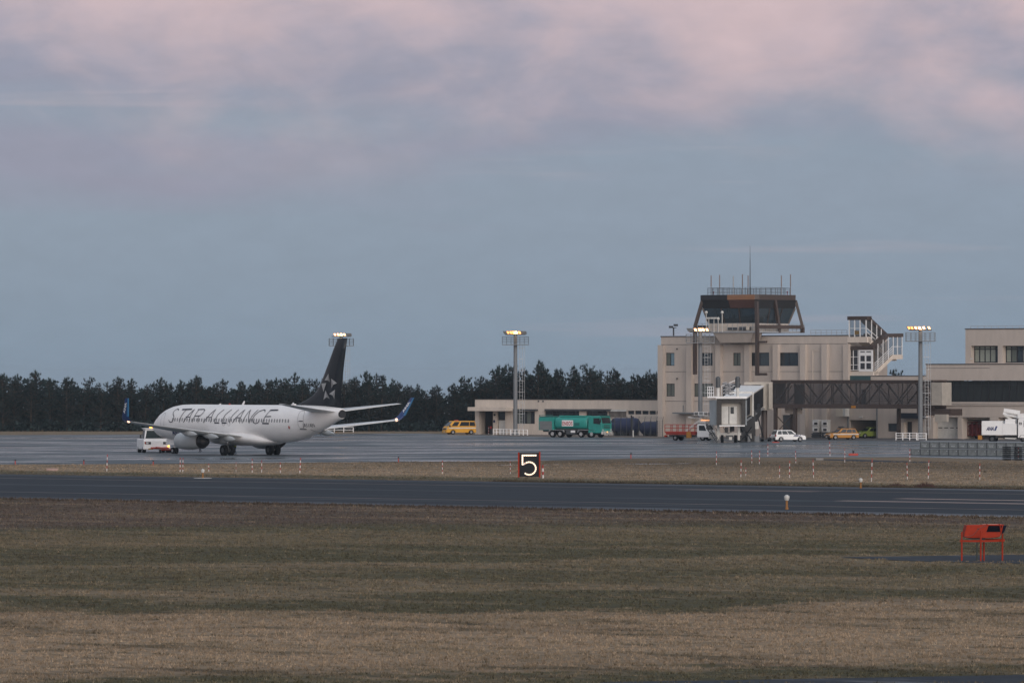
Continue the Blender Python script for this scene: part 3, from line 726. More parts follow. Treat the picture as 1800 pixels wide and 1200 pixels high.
for s in (-1, 1):
    w = MB(); w.cyl((15.6, s * .2 - .1, .345), (15.6, s * .2 + .1, .345), .345, .345, 20); w.build('wheel', RUBBER, ng, bevel=.05)
    w = MB(); w.cyl((15.6, s * .31 - .01, .345), (15.6, s * .31 + .01, .345), .16, .16, 12); w.build('hub', GALV, ng)
    g = MB(); g.slab([(15.0, s * .42), (16.6, s * .42), (16.6, s * .38), (15.0, s * .38)], .95, 1.6); g.build('gear_door', FUS, plane)
# fin with its dorsal fillet
ft = lambda px, py: (p2X(px, 0), p2z(py, p2X(px, 0), 0))
mb = MB(); secs = []
for pl, pt, py, t in ((519, 597.5, 714, .30), (527, 598, 709, .34), (538, 598.6, 703, .36), (550, 599.4, 695, .36), (556.5, 600, 688, .35), (561.5, 600.8, 680, .34), (568, 602.6, 664, .31), (577, 605, 640, .27), (586, 608, 615, .22), (593.5, 610.6, 596, .17), (595.5, 610.8, 594.2, .10)):
    xl, xt = p2X(pl, 0), p2X(pt, 0); z = p2z(py, (xl + xt) / 2, 0); secs.append((0, z, xl, xl - xt, t))
foil(mb, secs, True); fin = mb.build('fin', FINM, plane)
EM = [((577.6,656.4),(570.9,668.3),(576.2,668.0),(580.4,671.4)), ((582,665),(593,673),(586.5,676.0),(582.8,682.5)), ((574,673),(565.4,673.8),(569,688.5),(571.2,680.5)),
      ((572.5,685.7),(569,702.3),(574.6,697.6),(580.4,701.2)), ((589.6,684.4),(578.8,692),(584.8,694.4),(588.3,701.5))]
for q in EM:
    P = [(p2X(x, .2), .22, p2z(y, p2X(x, .2), .2)) for x, y in q]; cx = sum(p[0] for p in P) / 4; cz = sum(p[2] for p in P) / 4
    for sg in (1, -1):
        PP = [(p[0], sg * (.215 if p[2] > 8 else .235), p[2]) for p in P]
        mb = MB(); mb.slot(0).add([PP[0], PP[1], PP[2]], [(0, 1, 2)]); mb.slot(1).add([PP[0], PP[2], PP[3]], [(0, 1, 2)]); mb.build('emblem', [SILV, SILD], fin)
mb = MB(); mb.bar((-8.3, 0, 5.36), (-8.9, 0, 5.45), .3, .1); mb.build('fin_fairing', FUS, plane)
# ================= floodlight masts =================
def flood_mast(px, D, label, lamps, zf=13.5, rz=0.0, pole_r=.33):
    x, y = ap(px, D); t = thing('floodlight_mast', label, 'floodlight', (x, y, 0), rz, 'floodlight masts round the apron')
    b = MB(); b.cyl((0, 0, 0), (0, 0, zf + 1.35), pole_r, pole_r * .8, 14); b.box(-.6, .6, -.6, .6, 0, .25); b.build('pole', GREY, t)
    b = MB(); b.box(-1.95, 1.95, -1.0, 1.0, zf - .12, zf)
    b.build('platform', GREY, t)
    r = MB()
    for z in (.28, .55, .82, 1.08):
        for yy in (-.98, .98): r.bar((-1.93, yy, zf + z), (1.93, yy, zf + z), .06)
        for xx in (-1.93, 1.93): r.bar((xx, -.98, zf + z), (xx, .98, zf + z), .06)
    for i in range(7):
        xx = -1.93 + i * 3.86 / 6
        for yy in (-.98, .98): r.bar((xx, yy, zf), (xx, yy, zf + 1.1), .06)
    r.build('railing', DGREY if px < 1000 else GREY, t)
    r = MB()
    for xx in (.62, 1.05): r.bar((xx, 0, .6), (xx, 0, zf), .05)
    for i in range(int(zf / .45)): r.bar((.62, 0, .8 + i * .45), (1.05, 0, .8 + i * .45), .035)
    for i in range(int(zf / 1.6)): r.bar((1.35, 0, 1.5 + i * 1.6), (.3, 0, 1.5 + i * 1.6), .045)
    r.bar((1.35, 0, 1.5), (1.35, 0, zf), .04); r.build('ladder', GALV, t)
    r = MB(); r.bar((-1.5, -.3, zf + 1.42), (1.5, -.3, zf + 1.42), .12); r.bar((-1.5, .3, zf + 1.42), (1.5, .3, zf + 1.42), .12); r.build('lamp_rack', DGREY, t)
    for xx, kind in lamps:
        for yy in (-.32,):
            h = MB(); h.hexa([(xx - .22, yy - .28, zf + 1.50), (xx + .2, yy - .28, zf + 1.46), (xx + .2, yy + .3, zf + 1.46), (xx - .22, yy + .3, zf + 1.5),
                              (xx - .40, yy - .18, zf + 1.92), (xx + .08, yy - .18, zf + 1.92), (xx + .08, yy + .3, zf + 1.92), (xx - .40, yy + .3, zf + 1.92)])
            lamp = h.build('floodlight', DGREY, t)
            if kind:
                g = MB(); g.hexa([(xx - .16, yy - .315, zf + 1.54), (xx + .12, yy - .315, zf + 1.52), (xx + .12, yy - .285, zf + 1.52), (xx - .16, yy - .285, zf + 1.54),
                                  (xx - .31, yy - .23, zf + 1.88), (xx + .0, yy - .23, zf + 1.88), (xx + .0, yy - .2, zf + 1.88), (xx - .31, yy - .2, zf + 1.88)])
                g.build('lamp_glass', WARM if kind == 1 else WARM2, lamp)
    ld = bpy.data.lights.new('floodlight_glow', 'POINT'); ld.energy = 110; ld.color = (1, .6, .3); ld.shadow_soft_size = .15
    lo = bpy.data.objects.new('floodlight_glow', ld); COL.objects.link(lo); lo.parent = t; lo.location = (0, -.75, zf + 1.7)
    return t
flood_mast(600, 901, 'floodlight mast directly behind the dark aircraft fin, its lamps lit', [(-.9, 1), (-.4, 1), (.1, 1), (.6, 1), (1.1, 0), (1.5, 0)])
flood_mast(906, 832, 'floodlight mast in front of the low cream building, lamps half lit', [(-1.45, 0), (-1.0, 2), (-.6, 2), (-.2, 2), (.25, 1), (.7, 2), (1.1, 0), (1.5, 0)], zf=13.25)
flood_mast(1231, 781, 'floodlight mast in front of the control building wall, under the tower balcony', [(-1.5, 0), (-1.2, 0), (-.6, 1), (-.0, 1), (.5, 1), (1.0, 1)], zf=13.2)
flood_mast(1618, 764, 'floodlight mast between the covered stairs and the right-hand terminal block', [(-1.5, 2), (-1.1, 2), (-.6, 1), (-.1, 1), (.5, 1), (1.2, 1)], zf=13.3)
# ================= buildings =================
class BF:
    """a building whose front lies in the plane v = v0; local x runs along the front, y goes back"""
    def __init__(s, name, label, cat, px0, v0, group=None):
        s.v0 = v0; s.u0 = uv(px0, v0)[0]; x, y = uv2xy(s.u0, v0); s.t = thing(name, label, cat, (x, y, 0), -TH, group)
    def x(s, px, y=0.0): return uv(px, s.v0 + y)[0] - s.u0
    def z(s, py, px, y=0.0): return zz(py, uv(px, s.v0 + y)[1])
    def p(s, px, py, y=0.0): return (s.x(px, y), y, s.z(py, px, y))
def wall_with_holes(mb, x0, x1, z0, z1, holes, y=0.0, th=.3):
    """a front wall built round rectangular openings (x0, x1, z0, z1)"""
    xs = sorted({x0, x1, *[h[0] for h in holes], *[h[1] for h in holes]}); zs = sorted({z0, z1, *[h[2] for h in holes], *[h[3] for h in holes]})
    xs = [q for q in xs if x0 <= q <= x1]; zs = [q for q in zs if z0 <= q <= z1]
    solid = lambda i, j: 0 <= i < len(xs) - 1 and 0 <= j < len(zs) - 1 and not any(h[0] < (xs[i] + xs[i+1]) / 2 < h[1] and h[2] < (zs[j] + zs[j+1]) / 2 < h[3] for h in holes)
    for i in range(len(xs) - 1):
        for j in range(len(zs) - 1):
            if not solid(i, j): continue
            a, b, c, d = xs[i], xs[i+1], zs[j], zs[j+1]
            mb.add([(a, y, c), (b, y, c), (b, y, d), (a, y, d)], [(0, 1, 2, 3)])
            mb.add([(a, y + th, c), (b, y + th, c), (b, y + th, d), (a, y + th, d)], [(3, 2, 1, 0)])
            if not solid(i - 1, j): mb.add([(a, y, c), (a, y + th, c), (a, y + th, d), (a, y, d)], [(3, 2, 1, 0)])
            if not solid(i + 1, j): mb.add([(b, y, c), (b, y + th, c), (b, y + th, d), (b, y, d)], [(0, 1, 2, 3)])
            if not solid(i, j - 1): mb.add([(a, y, c), (b, y, c), (b, y + th, c), (a, y + th, c)], [(3, 2, 1, 0)])
            if not solid(i, j + 1): mb.add([(a, y, d), (b, y, d), (b, y + th, d), (a, y + th, d)], [(0, 1, 2, 3)])
def window(parent, x0, x1, z0, z1, y, nv=2, fw=.07, gl=None, sash=None, panes=None, name='window'):
    f = MB(); f.box(x0, x1, y, y + .1, z0, z0 + fw); f.box(x0, x1, y, y + .1, z1 - fw, z1)
    f.box(x0, x0 + fw, y, y + .1, z0 + fw, z1 - fw); f.box(x1 - fw, x1, y, y + .1, z0 + fw, z1 - fw)
    for i in range(1, nv): q = x0 + (x1 - x0) * i / nv; f.box(q - fw / 2, q + fw / 2, y, y + .1, z0 + fw, z1 - fw)
    if sash: q = z0 + (z1 - z0) * sash; f.box(x0 + fw, x1 - fw, y + .012, y + .09, q - fw / 2, q + fw / 2)
    w = f.build(name, FRAME, parent)
    for i in range(nv):
        a, b = x0 + (x1 - x0) * i / nv, x0 + (x1 - x0) * (i + 1) / nv
        g = MB(); g.box(a + .01, b - .01, y + .05, y + .06, z0 + .01, z1 - .01)
        g.build('pane', (panes[i] if panes else gl) or GLASS, w)
    return w

# ---- control building (three storeys) ----
V0 = 634.0
B = BF('control_building', 'three-storey beige concrete block carrying the control tower', 'building', 1162, V0)
t = B.t; XE = B.x(1490); H = 14.15; BD = 9.3
wins = [(1170.5, 1185.5, 620, 642.5, 2, [BLIND, LBL := mat('sky_lit_glass', (.16, .24, .29), .1)]), (1233, 1252.5, 620, 642.5, 2, [GLASS, GLASS]), (1288.5, 1302, 620, 642.5, 2, [BLIND, BLIND]),
        (1319, 1352, 619.5, 643, 2, [GLASS, mat('dim_room_glass', (.06, .075, .085), .12)]), (1369.5, 1403, 619.5, 643, 2, None),
        (1171, 1186, 674, 696.5, 2, [BLIND, BLIND]), (1220, 1253, 674, 697, 2, [BLIND, BLIND]), (1269, 1302, 674, 697, 2, None)]
holes = []
for a, b, c, d, n, g in wins: holes.append((B.x(a), B.x(b), B.z(d, (a + b) / 2), B.z(c, (a + b) / 2)))
door = (B.x(1375), B.x(1397), 0, B.z(729, 1385))
wm = MB(); wall_with_holes(wm, 0, XE, .0, H, holes + [door])
wm.box(.01, .3, .3, BD, 0, H - .01); wm.box(XE - .3, XE - .01, .3, BD, 0, H - .01); wm.box(.3, XE - .3, BD - .3, BD, 0, H - .01)
wm.box(.3, XE - .3, .3, BD - .3, H - .5, H - .2)
wm.build('wall', WALL, t)
m = MB()
for zf in (4.5, 9.3): m.box(.31, XE - .31, .31, BD - .35, zf, zf + .2)
m.box(8, 8.2, .31, BD - .35, .01, H - .6); m.box(24, 24.2, .31, BD - .35, .01, H - .6); m.box(.31, XE - .31, 6, 6.1, .01, H - .6)
m.build('inner_wall', DGREY, t)
m = MB(); m.box(-.08, XE + .08, -.08, .25, H, H + .12); m.box(-.08, .25, .25, BD + .08, H, H + .12); m.box(XE - .25, XE + .08, .25, BD + .08, H, H + .12); m.build('roof_edge', COPE, t)
for i, ((a, b, c, d, n, g), h) in enumerate(zip(wins, holes)): window(t, h[0] + .004, h[1] - .004, h[2] + .004, h[3] - .004, .12, n, panes=g)
for px in (1162.8, 1211, 1262, 1313, 1363, 1411, 1449, 1487):            # pilasters, lit on their right-hand faces
    xr = B.x(px + 4, -.6); w = .9
    if px == 1162.8: xr = .75
    m = MB()
    lo = 4.6 if px in (1487,) else 0.01
    m.box(xr - w, xr, -.6, .0 - .002, lo, H - 1.15); m.build('pilaster', WALL, t)
for z in (H - 1.12, 9.18, 5.0):
    m = MB(); m.box(.0, B.x(1489), -.03, -.003, z, z + .05); m.build('panel_joint', DGREY, t)
m = MB(); m.box(door[0] + .05, door[1] - .05, .15, .2, .02, door[3] - .03)
for k in range(9): m.box(door[0] + .05, door[1] - .05, .12, .15, .2 + k * .33, .24 + k * .33)
m.build('shutter_door', DGREY, t)
m = MB()
for px in (1428.5,): m.bar(B.p(px, 616, -.06), B.p(px, 756, -.06), .1)
m.bar(B.p(1428.5, 616, -.06), B.p(1441, 616, -.06), .06); m.build('downpipe', WALLY, t)
m = MB(); m.cyl(B.p(1190, 613, -.02), B.p(1190, 613, -.25), .12, .12, 8); m.build('vent', BLKP, t)
m = MB(); m.cyl(B.p(1190, 665, -.02), B.p(1190, 665, -.25), .12, .12, 8); m.build('vent', BLKP, t)
m = MB(); m.box(B.x(1194), B.x(1249), -1.6, -.004, B.z(727, 1222), B.z(724.5, 1222)); m.build('entrance_canopy', GREY, t)
m = MB(); m.box(B.x(1237), B.x(1254), -.1, -.004, .05, 2.6); m.build('entrance_door', GREY, t)
m = MB(); m.bar(B.p(1201, 724, -1.5), B.p(1201, 712, -1.5), .1); m.build('lamp_bracket', GREY, t)
# roof railings and equipment on the roof
m = MB()
def rail(m, p, q, h, n, bars=(.35, .7, 1.0), w=.045):
    p, q = Vector(p), Vector(q); up = Vector((0, 0, 1))
    for b in bars: m.bar(p + up * h * b, q + up * h * b, w)
    for i in range(n + 1): c = p.lerp(q, i / n); m.bar(c, c + up * h, w)
rail(m, (B.x(1425, 1.5), 1.5, H + .1), (B.x(1489, 1.5), 1.5, H + .1), .72, 7, (.5, 1.0), .05); m.build('roof_railing', GALV, t)
m = MB(); c = B.p(1184, 590, 3); m.bar(c, (c[0], c[1], c[2] + 1.2), .16); m.bar((c[0] - .55, c[1], c[2] + 1.15), (c[0] + .5, c[1], c[2] + 1.15), .1)
m.build('roof_floodlight', DGREY, t)
for dx, dz in ((-.45, 1.25), (.42, 1.5)):
    m = MB(); m.box(c[0] + dx - .22, c[0] + dx + .22, c[1] - .25, c[1] + .2, c[2] + dz - .14, c[2] + dz + .16); m.build('floodlight_head', DGREY, t)

# ---- covered outside stairs on the right-hand side wall of the block, standing on the link roof ----
Sx = BF('covered_stairs', 'glazed outside stairs with brown roof zigzagging down the right end of the control building', 'stairs', 1490, V0)
t = Sx.t; Sx.t.location.x += 0; XU, XLw = 3.4, 4.45        # outer faces of the upper and of the lower flight
def yat(px, xo):
    """how far back along the side wall a photo column lies on the face x = xo"""
    k = (px - 900) / FPX; u = Sx.u0 + xo; return u * (CT + k * ST) / (k * CT - ST) - Sx.v0
def Pf(px, py): return (Sx.x(px), 0.0, Sx.z(py, px))
def Ps(px, py, xo):
    y = yat(px, xo); u, v = Sx.u0 + xo, Sx.v0 + y; return (xo, y, zz(py, -u * ST + v * CT))
def band(m, pts, th, xa, xb):
    """a sloping slab seen on its outer side face x = xb; pts are (px, py) of its top edge"""
    T = [Ps(px, py, xb) for px, py in pts]; Bm = [Ps(px, py + th, xb) for px, py in pts]
    for i in range(len(T) - 1):
        a, b, c, d = T[i], T[i+1], Bm[i+1], Bm[i]
        m.add([(xa, a[1], d[2]), (xb, a[1], d[2]), (xb, b[1], c[2]), (xa, b[1], c[2]), (xa, a[1], a[2]), (xb, a[1], a[2]), (xb, b[1], b[2]), (xa, b[1], b[2])], [(0,3,2,1),(4,5,6,7),(0,1,5,4),(1,2,6,5),(2,3,7,6),(3,0,4,7)])
ZF = lambda py, px=1507: Sx.z(py, px)
m = MB(); m.box(.01, XU, -.1, 1.0, ZF(562.3), ZF(555.8)); band(m, [(1528.5, 555.8), (1560, 586)], 6.8, XU - 1.75, XU); m.build('upper_roof', BROWN, t)
m = MB(); m.box(.01, XLw, -.1, .9, ZF(614.5), ZF(608)); band(m, [(1538, 607), (1562, 586.3), (1588, 585.8)], 6.8, XU + .01, XLw)
m.box(.01, XU, Ps(1563, 586, XLw)[1], Ps(1588, 586, XLw)[1], Ps(1575, 592.5, XLw)[2], Ps(1575, 586, XLw)[2]); m.build('lower_roof', BROWN, t)
m = MB(); m.box(.01, XU, -.1, .8, ZF(602), ZF(592)); band(m, [(1526.5, 592), (1556, 618)], 9, XU - 1.75, XU); m.build('upper_landing', WALLY, t)
m = MB(); band(m, [(1537, 654), (1569, 623.5), (1587, 623)], 8, XU + .01, XLw)
y0, y1 = Ps(1570, 623, XLw)[1], Ps(1587, 623, XLw)[1]; m.box(.01, XU, y0, y1, Ps(1578, 634, XLw)[2], Ps(1578, 624, XLw)[2]); m.build('lower_flight', WALLY, t)
m = MB()
for px in (1493, 1502.5, 1512, 1522.5): a, b = Pf(px, 562), Pf(px, 592); m.bar(a, b, .13)
for px, a, b in ((1532, 562, 597), (1541, 571, 604), (1549, 578, 611)): m.bar(Ps(px, a, XU), Ps(px, b, XU), .1)
m.bar(Pf(1493, 577), Pf(1522, 577), .06); m.bar(Ps(1524, 577, XU), Ps(1555, 603, XU), .06); m.bar(Ps(1524, 584, XU), Ps(1552, 608, XU), .06)
m.build('upper_posts', WHITE, t)
m = MB()
for px, a, b in ((1543, 604, 648), (1552, 597, 640), (1561.5, 592, 631), (1570, 592, 624), (1577.5, 592, 624), (1585.5, 592, 624)): m.bar(Ps(px, a, XLw), Ps(px, b, XLw), .1)
for dy in (0, 4, 8, 12): m.bar(Ps(1537, 639 + dy, XLw), Ps(1569, 608.5 + dy, XLw), .055)
m.bar(Ps(1569, 609, XLw), Ps(1586, 609, XLw), .06)
m.build('lower_posts', WHITE, t)
SG = glass_mat('stair_glazing', (.62, .64, .66), .72, .15)
m = MB(); m.add([Pf(1493, 562), Pf(1493, 592), Pf(1522, 592), Pf(1522, 562)], [(0, 1, 2, 3)]); m.build('upper_glazing', SG, t)
m = MB(); m.add([Ps(1524, 562, XU - .03), Ps(1524, 592, XU - .03), Ps(1556, 619, XU - .03), Ps(1556, 589, XU - .03)], [(0, 1, 2, 3)]); m.build('upper_glazing', SG, t)
m = MB(); q = XLw - .03; m.add([Ps(1538, 614, q), Ps(1538, 654, q), Ps(1569, 624, q), Ps(1569, 592, q)], [(0, 1, 2, 3)]); m.add([Ps(1569, 592, q), Ps(1569, 624, q), Ps(1586, 624, q), Ps(1586, 592, q)], [(0, 1, 2, 3)]); m.build('lower_glazing', SG, t)
m = MB(); m.box(Sx.x(1503), Sx.x(1510.5), -.08, -.05, ZF(588), ZF(581)); m.build('notice_board', mat('tan_notice_board', (.16, .10, .03), .7), t)
# lower landing room with the white double door
m = MB(); m.box(Sx.x(1493), Sx.x(1509), .02, .06, ZF(650), ZF(615)); m.build('stair_room_glazing', mat('smoky_stair_glass', (.035, .033, .034), .12), t)
m = MB()
for px in (1492, 1500, 1508.5): m.bar(Pf(px, 615), Pf(px, 651), .08)
for py in (627, 641, 650): m.bar(Pf(1492, py), Pf(1509, py), .06)
m.build('stair_room_frame', WHITE, t)
m = MB(); m.box(Sx.x(1510), Sx.x(1534.5), -.05, .05, ZF(652.5), ZF(615)); dd = m.build('double_door', WHITE, t)
for a, b in ((1513, 1520.5), (1523.5, 1531.5)):
    for c, d in ((617.3, 619), (625, 635), (638, 648.5)):
        m = MB(); m.box(Sx.x(a), Sx.x(b), -.07, -.054, ZF(d), ZF(c)); m.build('door_pane', mat('door_glass', (.04, .04, .045), .15) if c > 620 else FRAME, dd)
m = MB(); m.box(.01, XLw, -.1, 1.2, ZF(660), ZF(653)); m.build('lower_landing', WALLY, t)

# ---- control tower cab ----
VT = 631.5
T = BF('control_tower', 'brown-framed glass control tower cab with a ring of rooftop aerials', 'control tower', 1331, VT)
t = T.t; SZ = T.z
zr, zfb = T.z(517.3, 1328), T.z(526.5, 1328); W1, W2 = 10.2, 9.4
zg1, zg0 = T.z(541, 1328), T.z(568, 1328); zb = T.z(583, 1330); zbm = T.z(572, 1330)
def ring(m, a, z0, b, z1, cut=.5, th=0):
    """four outward-sloping faces, inset a at z0 and b at z1, measured in from the roof outline"""
    def sq(i, z): return [(-i, i, z), (-W1 + i, i, z), (-W1 + i, W2 - i, z), (-i, W2 - i, z)]
    A, Bq = sq(a, z0), sq(b, z1)
    for k in range(4):
        if k in th_skip: continue
        m.add([A[k], A[(k + 1) % 4], Bq[(k + 1) % 4], Bq[k]], [(3, 2, 1, 0)])
th_skip = ()
roof = [(0, .5), (-.5, 0), (-W1 + .5, 0), (-W1, .5), (-W1, W2 - .5), (-W1 + .5, W2), (-.5, W2), (0, W2 - .5)]
m = MB(); m.slab(roof, zfb, zr); m.build('roof_fascia', BROWN, t)
m = MB(); m.box(T.x(1278.5) , T.x(1326.5), -.03, -.004, zfb + .02, zr - .02); m.build('orange_fascia_part', ORNG, t)  # front fascia coloured orange-brown on its right part, near-black on its left
m = MB(); m.box(T.x(1231.5), T.x(1278), -.03, -.004, zfb + .02, zr - .02); m.build('dark_fascia_part', mat('dark_fascia', (.018, .018, .022), .5), t)
m = MB(); ring(m, .05, zfb, .3, zg1); m.build('eaves_panel', DARK, t)
m = MB(); k = [(-.5, .02, zfb), (T.x(1280), .02, zfb), (T.x(1282), .27, zg1), (-.3, .27, zg1)]; m.add([(a, b - .03, c) for a, b, c in k], [(0, 1, 2, 3)]); m.build('red_brown_eaves_panel', BROWN2, t)
CG = glass_mat('tower_glass', (.24, .30, .34), .5, .05)
for side in range(4):
    th_skip = [q for q in range(4) if q != side]; m = MB(); ring(m, .3, zg1, .95, zg0); m.build('cab_window', CG, t)
th_skip = ()
m = MB(); a, b = (.28, zg1), (.93, zg0)
for f in (0, .33, .66, 1):
    for edge in range(4):
        def pt(i, z):
            s = [(-i, i), (-W1 + i, i), (-W1 + i, W2 - i), (-i, W2 - i)]; p, q = s[edge], s[(edge + 1) % 4]; return (p[0] + (q[0] - p[0]) * f, p[1] + (q[1] - p[1]) * f, z)
        if f < 1:
            m = MB(); m.bar(pt(a[0], a[1]), pt(b[0], b[1]), .22 if f == 0 else .12); m.build('window_mullion', BROWN, t)
m = MB(); m.slab([(-.95, .95), (-W1 + .95, .95), (-W1 + .95, W2 - .95), (-.95, W2 - .95)], zb + .1, zg0); m.build('cab_base', WALLY, t)
m = MB(); m.slab([(-1.1, 1.1), (-W1 + 1.1, 1.1), (-W1 + 1.1, W2 - 1.1), (-1.1, W2 - 1.1)], zg0 + .001, zg0 + .06); m.build('cab_floor', DGREY, t)
m = MB(); m.slab([(-3.5, 3.5), (-6, 3.5), (-6, 6), (-3.5, 6)], zg0 + .06, zg0 + 1.1); m.box(-8, -2.4, 2.1, 2.6, zg0 + .06, zg0 + .75); m.build('control_desk', DGREY, t)
m = MB()
for x, y in ((-2.6, 2.4), (-6, 2.4), (-8, 5), (-3, 6)): m.box(x - .3, x + .3, y, y + .1, zg0 + .76, zg0 + 1.25)
m.box(-7.6, -7.2, 5.5, 5.9, zg0 + .06, zg1 - .05); m.build('equipment', BLKP, t)
m = MB(); m.slab([(.3, -.3), (-W1 - .3, -.3), (-W1 - .3, W2 + .3), (.3, W2 + .3)], zb - .12, zb + .1); m.build('balcony_floor', GALV, t)
m = MB()
Ln = T.x(1254); m.add([(-.6, -.1, zb - .12), (Ln, -.1, zb - .12), (Ln + .3, 1.2, zb - .12), (-.6, 2.0, zb - .12), (T.x(1315), .55, zb - 1.5), (T.x(1262), .55, zb - 1.5), (T.x(1262), 2.49, zb - 1.5), (T.x(1315), 2.49, zb - 1.5)],
      [(0, 1, 5, 4), (0, 4, 7, 3), (1, 2, 6, 5), (4, 5, 6, 7), (0, 3, 2, 1)]); m.build('balcony_soffit', WALL, t)
m = MB(); rail(m, (.25, -.25, zb + .1), (-W1 - .2, -.25, zb + .1), 1.1, 12, (.5, 1.0), .05); rail(m, (.25, -.25, zb + .1), (.25, W2 + 1.2, zb + .1), 1.0, 12, (.25, .5, .75, 1.0), .06)
m.build('balcony_railing', GALV, t)
m = MB(); m.box(T.x(1297), T.x(1316.5), .3, .5, zb + .2, zb + .75); m.box(T.x(1276), T.x(1293), .3, .5, zb + .25, zb + .65); m.build('plant_box', DGREY, t)
m = MB(); m.box(T.x(1314), T.x(1319.5), -.33, -.28, zb + .25, zb + .8); m.build('sign_plate', CREAM, t)
def post(pts, w=.42): 
    m = MB()
    for a, b in zip(pts, pts[1:]): m.bar(a, b, w)
    return m.build('column', BROWN, t)
zc0 = T.z(574, 1331)
post([(-.35, .3, zfb), (.12, -.15, zc0), (.12, -.15, T.z(660, 1331))], .44)
post([(-W1 + .3, .3, zfb + .1), (-W1 - .75, -.15, zc0), (-W1 - .75, -.15, T.z(658, 1222))], .44)
yr = 9.6; post([(-.25, W2 - .2, zfb), (.55, yr + .2, zc0), (.55, yr + .2, zb - .1)], .42)
post([(-.1, 4.2, zfb), (.15, 4.75, zc0 + .1), (.15, 4.75, zb - .1)], .42)
post([(-W1 + .2, W2 - .2, zfb), (-W1 - .6, W2 + .3, zc0), (-W1 - .6, W2 + .3, zb - .1)], .42)
m = MB(); m.bar((.12, -.1, zc0), (.5, yr + .2, zc0), .42, .5); m.build('ring_beam', BROWN, t)
m = MB(); m.bar((-W1 - .7, -.1, zc0 + .05), (-W1 - .6, W2 + .2, zc0 + .05), .4, .4); m.build('ring_beam', BROWN, t)
m = MB(); m.bar((.1, -.12, T.z(601, 1335)), (1.75, -.12, T.z(601, 1335)), .35, .3); m.build('column_bracket', BROWN, t)
m = MB(); m.bar((.1, -.12, T.z(657.5, 1335)), (1.75, -.12, T.z(657.5, 1335)), .35, .35); m.build('column_bracket', BROWN, t)
# rooftop railing and aerials
m = MB(); rz0 = zr + .01; zh = .98
for a, b, n in (((-.8, .8), (-W1 + .8, .8), 9), ((-.8, .8), (-.8, W2 - .8), 7), ((-W1 + .8, .8), (-W1 + .8, W2 - .8), 7), ((-W1 + .8, W2 - .8), (-.8, W2 - .8), 8)):
    rail(m, (*a, rz0), (*b, rz0), zh, n, (.25, .5, .8, 1.0), .045)
m.build('rooftop_railing', DGREY, t)
for px, py, y in ((1250, 484, 1.0), (1265, 483, 1.1), (1289, 485, 4), (1305, 482, 2), (1315, 484, 1.2), (1373.5, 484, 6), (1389.5, 482, 8)):
    m = MB(); x = T.x(px, y); zt = T.z(py, px, y); m.bar((x, y, zr), (x, y, zr + 1.2), .07); m.cyl((x, y, zr + 1.2), (x, y, zt), .085, .075, 7); m.build('whip_aerial', mat('aerial_grey_pink', (.20, .16, .15), .6) if px != 1289 else GALV, t)
m = MB(); y = 1.5; x = T.x(1318.5, y); m.cyl((x, y, zr), (x, y, T.z(455, 1318, y)), .09, .05, 7); m.cyl((x, y, T.z(455, 1318, y)), (x, y, T.z(432, 1318, y)), .035, .02, 6); m.build('lightning_mast', DGREY, t)
for px, y in ((1254, 2), (1384, 7)):
    m = MB(); x = T.x(px, y); m.cyl((x, y, zr), (x, y, zr + .35), .05, .05, 6); m.sphere((x, y, zr + .42), .12, 8, 5); m.build('obstruction_lamp', mat('dark_red_lamp', (.12, .01, .02), .3), t)
# weather instruments on the balcony rail
for px, py, w in ((1241.5, 549, 1), (1269.5, 549, 1), (1246, 559, 2), (1255, 559, 2), (1262.5, 560, 1)):
    m = MB(); x = T.x(px, -.4); zt = T.z(py, px, -.4); m.bar((x, -.4, zb - .05), (x, -.4, zt - .1), .09)
    if w == 1: m.sphere((x, -.4, zt), .22, 8, 6)
    else: m.box(x - .38, x + .38, -.6, -.2, zt - .12, zt + .12)
    m.build('instrument_post', OFFWH, t)

# ---- low link building behind the corridor ----
K = BF('link_building', 'low beige link building between the control block and the terminal', 'building', 1490, V0)
t = K.t; HL = K.z(661, 1600); xr = K.x(1628); gar = (K.x(1493.5), K.x(1540), 0, K.z(738, 1516))
win = (K.x(1561), K.x(1580.5), K.z(758, 1575), K.z(744, 1575)); dr = (K.x(1594), K.x(1603), 0.01, K.z(741, 1598))
m = MB(); wall_with_holes(m, 0.01, xr, .0, HL, [win, dr, gar]); m.box(.01, xr - .01, .31, 9, HL - .3, HL - .01); m.box(xr - .3, xr - .01, .31, 9, 0, HL - .3); m.box(.02, xr - .3, 8.7, 9, 0, HL - .3); m.build('wall', WALL, t)
m = MB(); m.box(.01, xr, -.06, .25, HL, HL + .1); m.build('roof_edge', COPE, t)
window(t, win[0] + .004, win[1] - .004, win[2] + .004, win[3] - .004, .1, 1)
m = MB(); m.box(dr[0] + .01, dr[1] - .01, .14, .2, .02, dr[3] - .01); m.build('door', FRAME, t)
m = MB(); m.box(K.x(1589), K.x(1628), -1.3, -.004, K.z(735, 1605), K.z(725.5, 1605)); m.build('awning', mat('dark_blue_awning', (.014, .018, .03), .6), t)
m = MB(); m.box(K.x(1582), K.x(1592.5), -.5, -.004, .02, K.z(742.5, 1588)); m.build('meter_cabinet', WALLY, t)
m = MB(); m.box(K.x(1541.2), K.x(1543), -.12, -.004, .02, 4.4); m.build('corner_trim', GREY, t)
m = MB(); m.box(K.x(1490.2), K.x(1492.2), -.12, -.004, .02, 4.4); m.build('corner_trim', GREY, t)
m = MB(); m.box(K.x(1483), K.x(1531), -.2, -.08, K.z(670, 1505), K.z(660, 1505)); m.build('awning', mat('teal_grey_awning', (.03, .07, .075), .6), t)
m = MB(); m.box(gar[0], gar[1] + 3, 8.4, 8.6, .01, gar[3] + .4); m.build('garage_back_wall', DARK, t)
